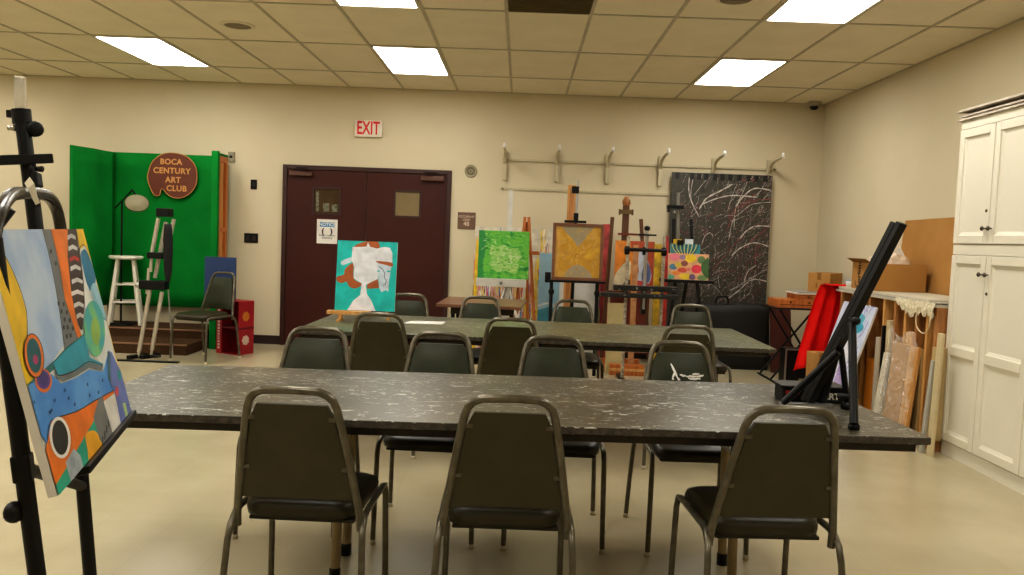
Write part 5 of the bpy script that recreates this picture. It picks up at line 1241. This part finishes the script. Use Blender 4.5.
lw = build('left_wing', sheet(wavy(Lp, Cp_, 20, .012, 5), gz0, gz1, dz=lambda a: .0), green_m, t); s_ = lw.modifiers.new('s', 'SOLIDIFY'); s_.thickness = .025
for x_, y_ in ((-4.63, 9.17), (-3.42, 9.23)): build('support_leg', MB().box((x_-.02, y_-.015, ST+.001), (x_+.02, y_+.015, gz0+.05)), wood_d, t)
# right wing: wooden frame covered with green cloth on its inner and front faces
gp = thing('screen_side_panel', (-3.27, 8.9, 0), 'wooden framed side flat wrapped in green cloth at the right of the backdrop', 'flat panel')
xg = -3.275; YA, YZ = 8.78, 9.08
for ya_, yb_ in ((YA+.04, YA+.09), (YZ-.055, YZ)): build('frame_stile', MB().box((xg-.05, ya_, .0), (xg, yb_, 2.09)), wood_o, gp)
for za_, zb_2 in ((2.03, 2.09), (.02, .08), (1.27, 1.32)): build('frame_rail', MB().box((xg-.05, YA+.09, za_), (xg, YZ-.055, zb_2)), wood_o, gp)
build('inner_ply', MB().box((xg-.054, YA+.04, .0), (xg-.05, YZ, 2.09)).box((xg-.05, YA+.09, .08), (xg-.03, YZ-.055, 2.03)), wood_l, gp)
build('green_cover', MB().box((xg-.066, YA, 0), (xg-.054, YZ, 2.12)).box((xg-.066, YA-.02, 0), (xg+.006, YA+.04, 2.135)).box((xg-.054, YA+.04, 2.09), (xg+.004, YZ, 2.118)), green_m, gp, bevel=.008)
# sign
c = P(172, 176, 9.165); rx, ry = .285, .255
sp_ = thing('club_sign', (c.x, 9.165, c.z-ry), 'brown palette shaped club sign with tan lettering hung on the green backdrop', 'sign')
outl = [(-.92, .15), (-.75, .62), (-.35, .95), (.15, 1.0), (.62, .85), (.93, .45), (1.0, 0), (.92, -.45), (.62, -.82), (.25, -.96), (-.1, -.86), (-.33, -.6), (-.42, -.62), (-.48, -.86), (-.68, -.86), (-.86, -.5), (-.95, -.15)]
outl = smooth(outl, 5)
pts = [(c.x+x_*rx, 9.16, c.z+z_*ry) for x_, z_ in outl]
build('board', MB().prism(pts, (0, .018, 0)), mat('sign_brown', (104, 48, 26), .5), sp_)
build('border', MB().tube([Vector(p_)+Vector((0, -.001, 0)) for p_ in pts+[pts[0]]], .0045, 6), mat('tan_letter', (206, 150, 84), .5), sp_)
for s_t, dx, dz_, sz in (('BOCA', -.01, .155, .085), ('CENTURY', -.0, .055, .088), ('ART', .015, -.045, .088), ('CLUB', .055, -.14, .088)):
    lettering('sign_text', s_t, sz, TF((c.x+dx, 9.158, c.z+dz_), *FRONT), MC['tan_letter'], sp_, bold=.0025, cx=1.08)
# floor lamp
t = thing('floor_lamp', (-4.42, 9.0, ST), 'black floor lamp with a white cone shade in front of the green backdrop', 'lamp')
lx = P(121.5, 250, 8.95).x; Yl = 8.95
build('base', MB().lathe((lx, Yl, ST), [(0, 0), (.15, 0), (.15, .012), (.03, .03), (0, .03)], 24), black_m, t)
build('pole', MB().tube([(lx, Yl, ST+.02), (lx, Yl, P(121, 200, Yl).z)], .011, 8), black_m, t)
ja = P(115, 208, Yl); jb = P(133, 190, Yl)
build('arm', MB().tube([(ja.x, Yl, ja.z), (lx, Yl, P(121, 201, Yl).z), (jb.x, Yl-.02, jb.z)], .009, 8), black_m, t)
hd = P(137, 197, Yl-.06)
sh = P(141, 206, Yl-.12)
axv = (sh-hd).normalized()*.6+Vector((.15, -.75, -.6)); axv.normalize()
build('shade', MB().lathe(hd, [(.02, 0), (.035, .03), (.12, .10), (.125, .105)], 22, axis=axv), mat('shade_metal', (90, 84, 60), .3, .4), t)
build('bulb_face', MB().lathe(hd+axv*.098, [(.12, 0), (.07, .012), (0, .016)], 22, axis=axv), mat('shade_white', (226, 220, 200), .5), t)
build('shade_joint', MB().tube([jb+Vector((0, -.02, 0)), hd], .01, 8), black_m, t)
# white stool
sc = P(119, 255, 8.82); sx_, sy_ = sc.x, 8.98; sh_ = .755
t = thing('bar_stool', (sx_, sy_, ST), 'white painted round wooden stool standing on the carpeted platform', 'stool')
ztop = ST+.765
build('seat', MB().lathe((sx_, sy_, ztop-.04), [(0, 0), (.155, 0), (.175, .01), (.178, .028), (.165, .038), (0, .04)], 28), white_m, t)
ft = []
for k in range(4):
    an = PI/4+k*PI/2+.35; tp_ = Vector((sx_+.11*math.cos(an), sy_+.11*math.sin(an), ztop-.04)); bt_ = Vector((sx_+.225*math.cos(an), sy_+.225*math.sin(an), ST+.004)); ft.append((tp_, bt_))
    build('leg', MB().tube([bt_, bt_.lerp(tp_, .5), tp_], [.017, .023, .018], 10), white_m, t)
for k in range(4):
    for fz in (.35, .62) if k % 2 == 0 else (.40, .67):
        a_ = ft[k][1].lerp(ft[k][0], fz); b_ = ft[(k+1) % 4][1].lerp(ft[(k+1) % 4][0], fz); build('rung', MB().tube([a_, b_], .012, 8), white_m, t)
# folded pale metal easel with black bag
Ye = 8.0
tm = mat('pale_tube', (200, 192, 176), .35, .4)
t = thing('folding_easel', (-3.6, 8.02, 0), 'pale metal tube easel with black clamps standing before the green backdrop', 'easel')
def PT(u, v, y=Ye): return P(u, v, y)
for A_, B_ in ((((158.5, 218), 8.04), ((151, 258), 8.02)), (((150, 290), 8.0), ((139, 352), 7.98)), (((166, 222), 8.10), ((155, 278), 8.06)), (((162, 292), 8.0), ((152, 350), 8.02)), (((174, 219), 8.15), ((167, 250), 8.12))):
    build('tube', MB().tube([PT(*A_[0], A_[1]), PT(*B_[0], B_[1])], .020, 10), tm, t)
for u, v in ((151.5, 262), (148, 284)): build('tube', MB().tube([PT(u+1, v-16, 8.02), PT(u-1, v+10, 8.0)], .016, 8), tm, t)
build('top_clamp', MB().box(PT(157, 208)+Vector((0, -.03, 0)), PT(170, 217)+Vector((0, .09, 0))), black_m, t, bevel=.01)
build('clamp', MB().box(PT(148, 252)+Vector((0, -.035, 0)), PT(164, 259)+Vector((0, .08, 0))), black_m, t, bevel=.008)
build('clamp', MB().box(PT(140, 280)+Vector((0, -.035, 0)), PT(166, 290)+Vector((0, .08, 0))), black_m, t, bevel=.008)
build('clamp_knob', MB().lathe(PT(138, 285), [(0, -.03), (.025, -.02), (.025, .02), (0, .03)], 12, axis=(1, 0, 0)), alu_m, t)
build('thin_rod', MB().tube([PT(167, 270, 8.1), PT(171, 330, 8.1), to_floor(PT(167, 270, 8.1), PT(172.5, 355, 8.1), .0)], .008, 8), alu_m, t)
f1, f2 = to_floor(PT(150, 290, 8.0), PT(139, 352, 7.98), .015), to_floor(PT(162, 292, 8.0), PT(152, 350, 8.02), .015)
build('foot', MB().bar(f1+Vector((-.05, -.1, .005)), f1+Vector((.02, .12, .005)), .05, .035, side=(1, 0, 0)), black_m, t, bevel=.006)
build('foot', MB().bar(f2+Vector((-.05, -.1, .005)), f2+Vector((.02, .12, .005)), .05, .035, side=(1, 0, 0)), black_m, t, bevel=.006)
build('foot_or_glint_bar', MB().tube([f1+Vector((-.03, 0, .01)), f2+Vector((.1, 0, .01))], .012, 8), black_m, t)
build('leg', MB().tube([PT(150, 290, 8.0), f1], .014, 8), tm, t); build('leg', MB().tube([PT(162, 292, 8.0), f2], .014, 8), tm, t)
mb = MB(); c0, c1 = PT(168, 224, 7.93), PT(168, 282, 7.93); rf = random.Random(8); n = 12; gv = []
for j in range(12):
    v = j/11; c = c0.lerp(c1, v); r_ = .036*(.35+1.0*math.sin(PI*min(1, .12+v*.85))**.6)
    for k in range(n): gv.append((c.x+r_*math.cos(2*PI*k/n)*rf.uniform(.9, 1.12), c.y+r_*.6*math.sin(2*PI*k/n), c.z))
mb.add(gv, [(j*n+k, (j+1)*n+k, (j+1)*n+(k+1) % n, j*n+(k+1) % n) for j in range(11) for k in range(n)]+[tuple(range(n)), tuple(11*n+k for k in range(n-1, -1, -1))], 0, True)
t = build('hanging_bag', mb, mat('black_cloth', (16, 16, 17), .8), label='limp black cloth bag hanging from the pale metal easel', cat='bag')
# threshold strip and blue board and red carton
a, b = PZ(60, 364, 0), PZ(180, 362.5, 0)
build('rubber_strip', MB().box((a.x, 7.76, 0), (b.x, 7.82, .012)), black_m, label='thin black rubber strip lying on the floor before the platform', cat='floor strip', bevel=.003)
a, b = P(205, 256.5, 8.56), P(236, 257, 8.56)
build('blue_board', MB().box((a.x, 8.555, .561), (b.x, 8.575, a.z)), mat('blue_paintboard', (40, 64, 108), .5), label='plain dark blue board standing on the red carton behind the lone chair', cat='board')
T = Matrix.Translation((-2.985, 8.56, 0)) @ Matrix.Rotation(math.radians(-25), 4, 'Z')
t = thing('red_carton', (-2.985, 8.56, 0), 'open red cardboard carton standing on the floor beside the lone chair', 'carton')
rm = mat('carton_red', (158, 22, 34), .5, c2=(140, 18, 30), scale=5); th = .008; hW, hD, hH = .155, .11, .56
m = MB().box((-hW, -hD, 0), (hW, hD, th), T=T).box((-hW, hD-th, th), (hW, hD, hH), T=T).box((-hW, -hD, th), (-hW+.075, -hD+th, hH), T=T).box((-hW, -hD+th, th), (-hW+th, hD-th, hH), T=T).box((hW-th, -hD, th), (hW, hD-th, hH), T=T).box((-hW+th, -hD+th, hH-th), (hW-th, hD-th, hH), T=T)
build('shell', m, rm, t)
build('divider', MB().box((-hW+th, -hD+.01, .27), (hW-th, hD-th, .29), T=T).box((hW, -hD, .265), (hW+.003, hD, .285), T=T), mat('carton_dark', (100, 14, 22), .6), t)
m = MB(); rf = random.Random(12)
z_ = .05
while z_ < .5:
    h_ = rf.uniform(.012, .03); m.box((-hW+.02, -hD-.0012, z_), (-hW+.05, -hD-.0002, z_+h_), T=T); z_ += h_+.01
build('side_print', m, mat('print_cream', (214, 190, 180), .6), t)
for zc_, m_ in ((.40, mat('emblem_gold', (196, 116, 40), .5)), (.15, mat('emblem_pale', (200, 176, 160), .5))):
    ctr = T @ Vector((hW+.001, -.01, zc_)); nx_ = T.to_3x3() @ Vector((1, 0, 0)); ty_ = T.to_3x3() @ Vector((0, 1, 0))
    build('round_emblem', MB().prism([ctr+ty_*(.046*(1+.18*(k % 2))*math.cos(2*PI*k/14))+Vector((0, 0, .046*(1+.18*(k % 2))*math.sin(2*PI*k/14))) for k in range(14)], nx_*.0015), m_, t)

# ------------------------------------------------------------------ clutter seen beneath the far table
t = thing('wooden_box', (1.0, 8.15, 0), 'low orange wooden crate on the floor behind the far table', 'crate')
a, b = P(611, 362, 8.0), P(646, 362, 8.0)
build('crate', MB().box((a.x, 8.09, .0), (b.x, 8.17, .11)), wood_o, t, bevel=.003)
build('slat', MB().box((a.x, 8.08, .045), (b.x, 8.0899, .07)), wood_l, t)

# ------------------------------------------------------------------ world
w = bpy.data.worlds.new('world'); scn.world = w; w.use_nodes = True
w.node_tree.nodes['Background'].inputs[0].default_value = (1, .95, .85, 1); w.node_tree.nodes['Background'].inputs[1].default_value = .3
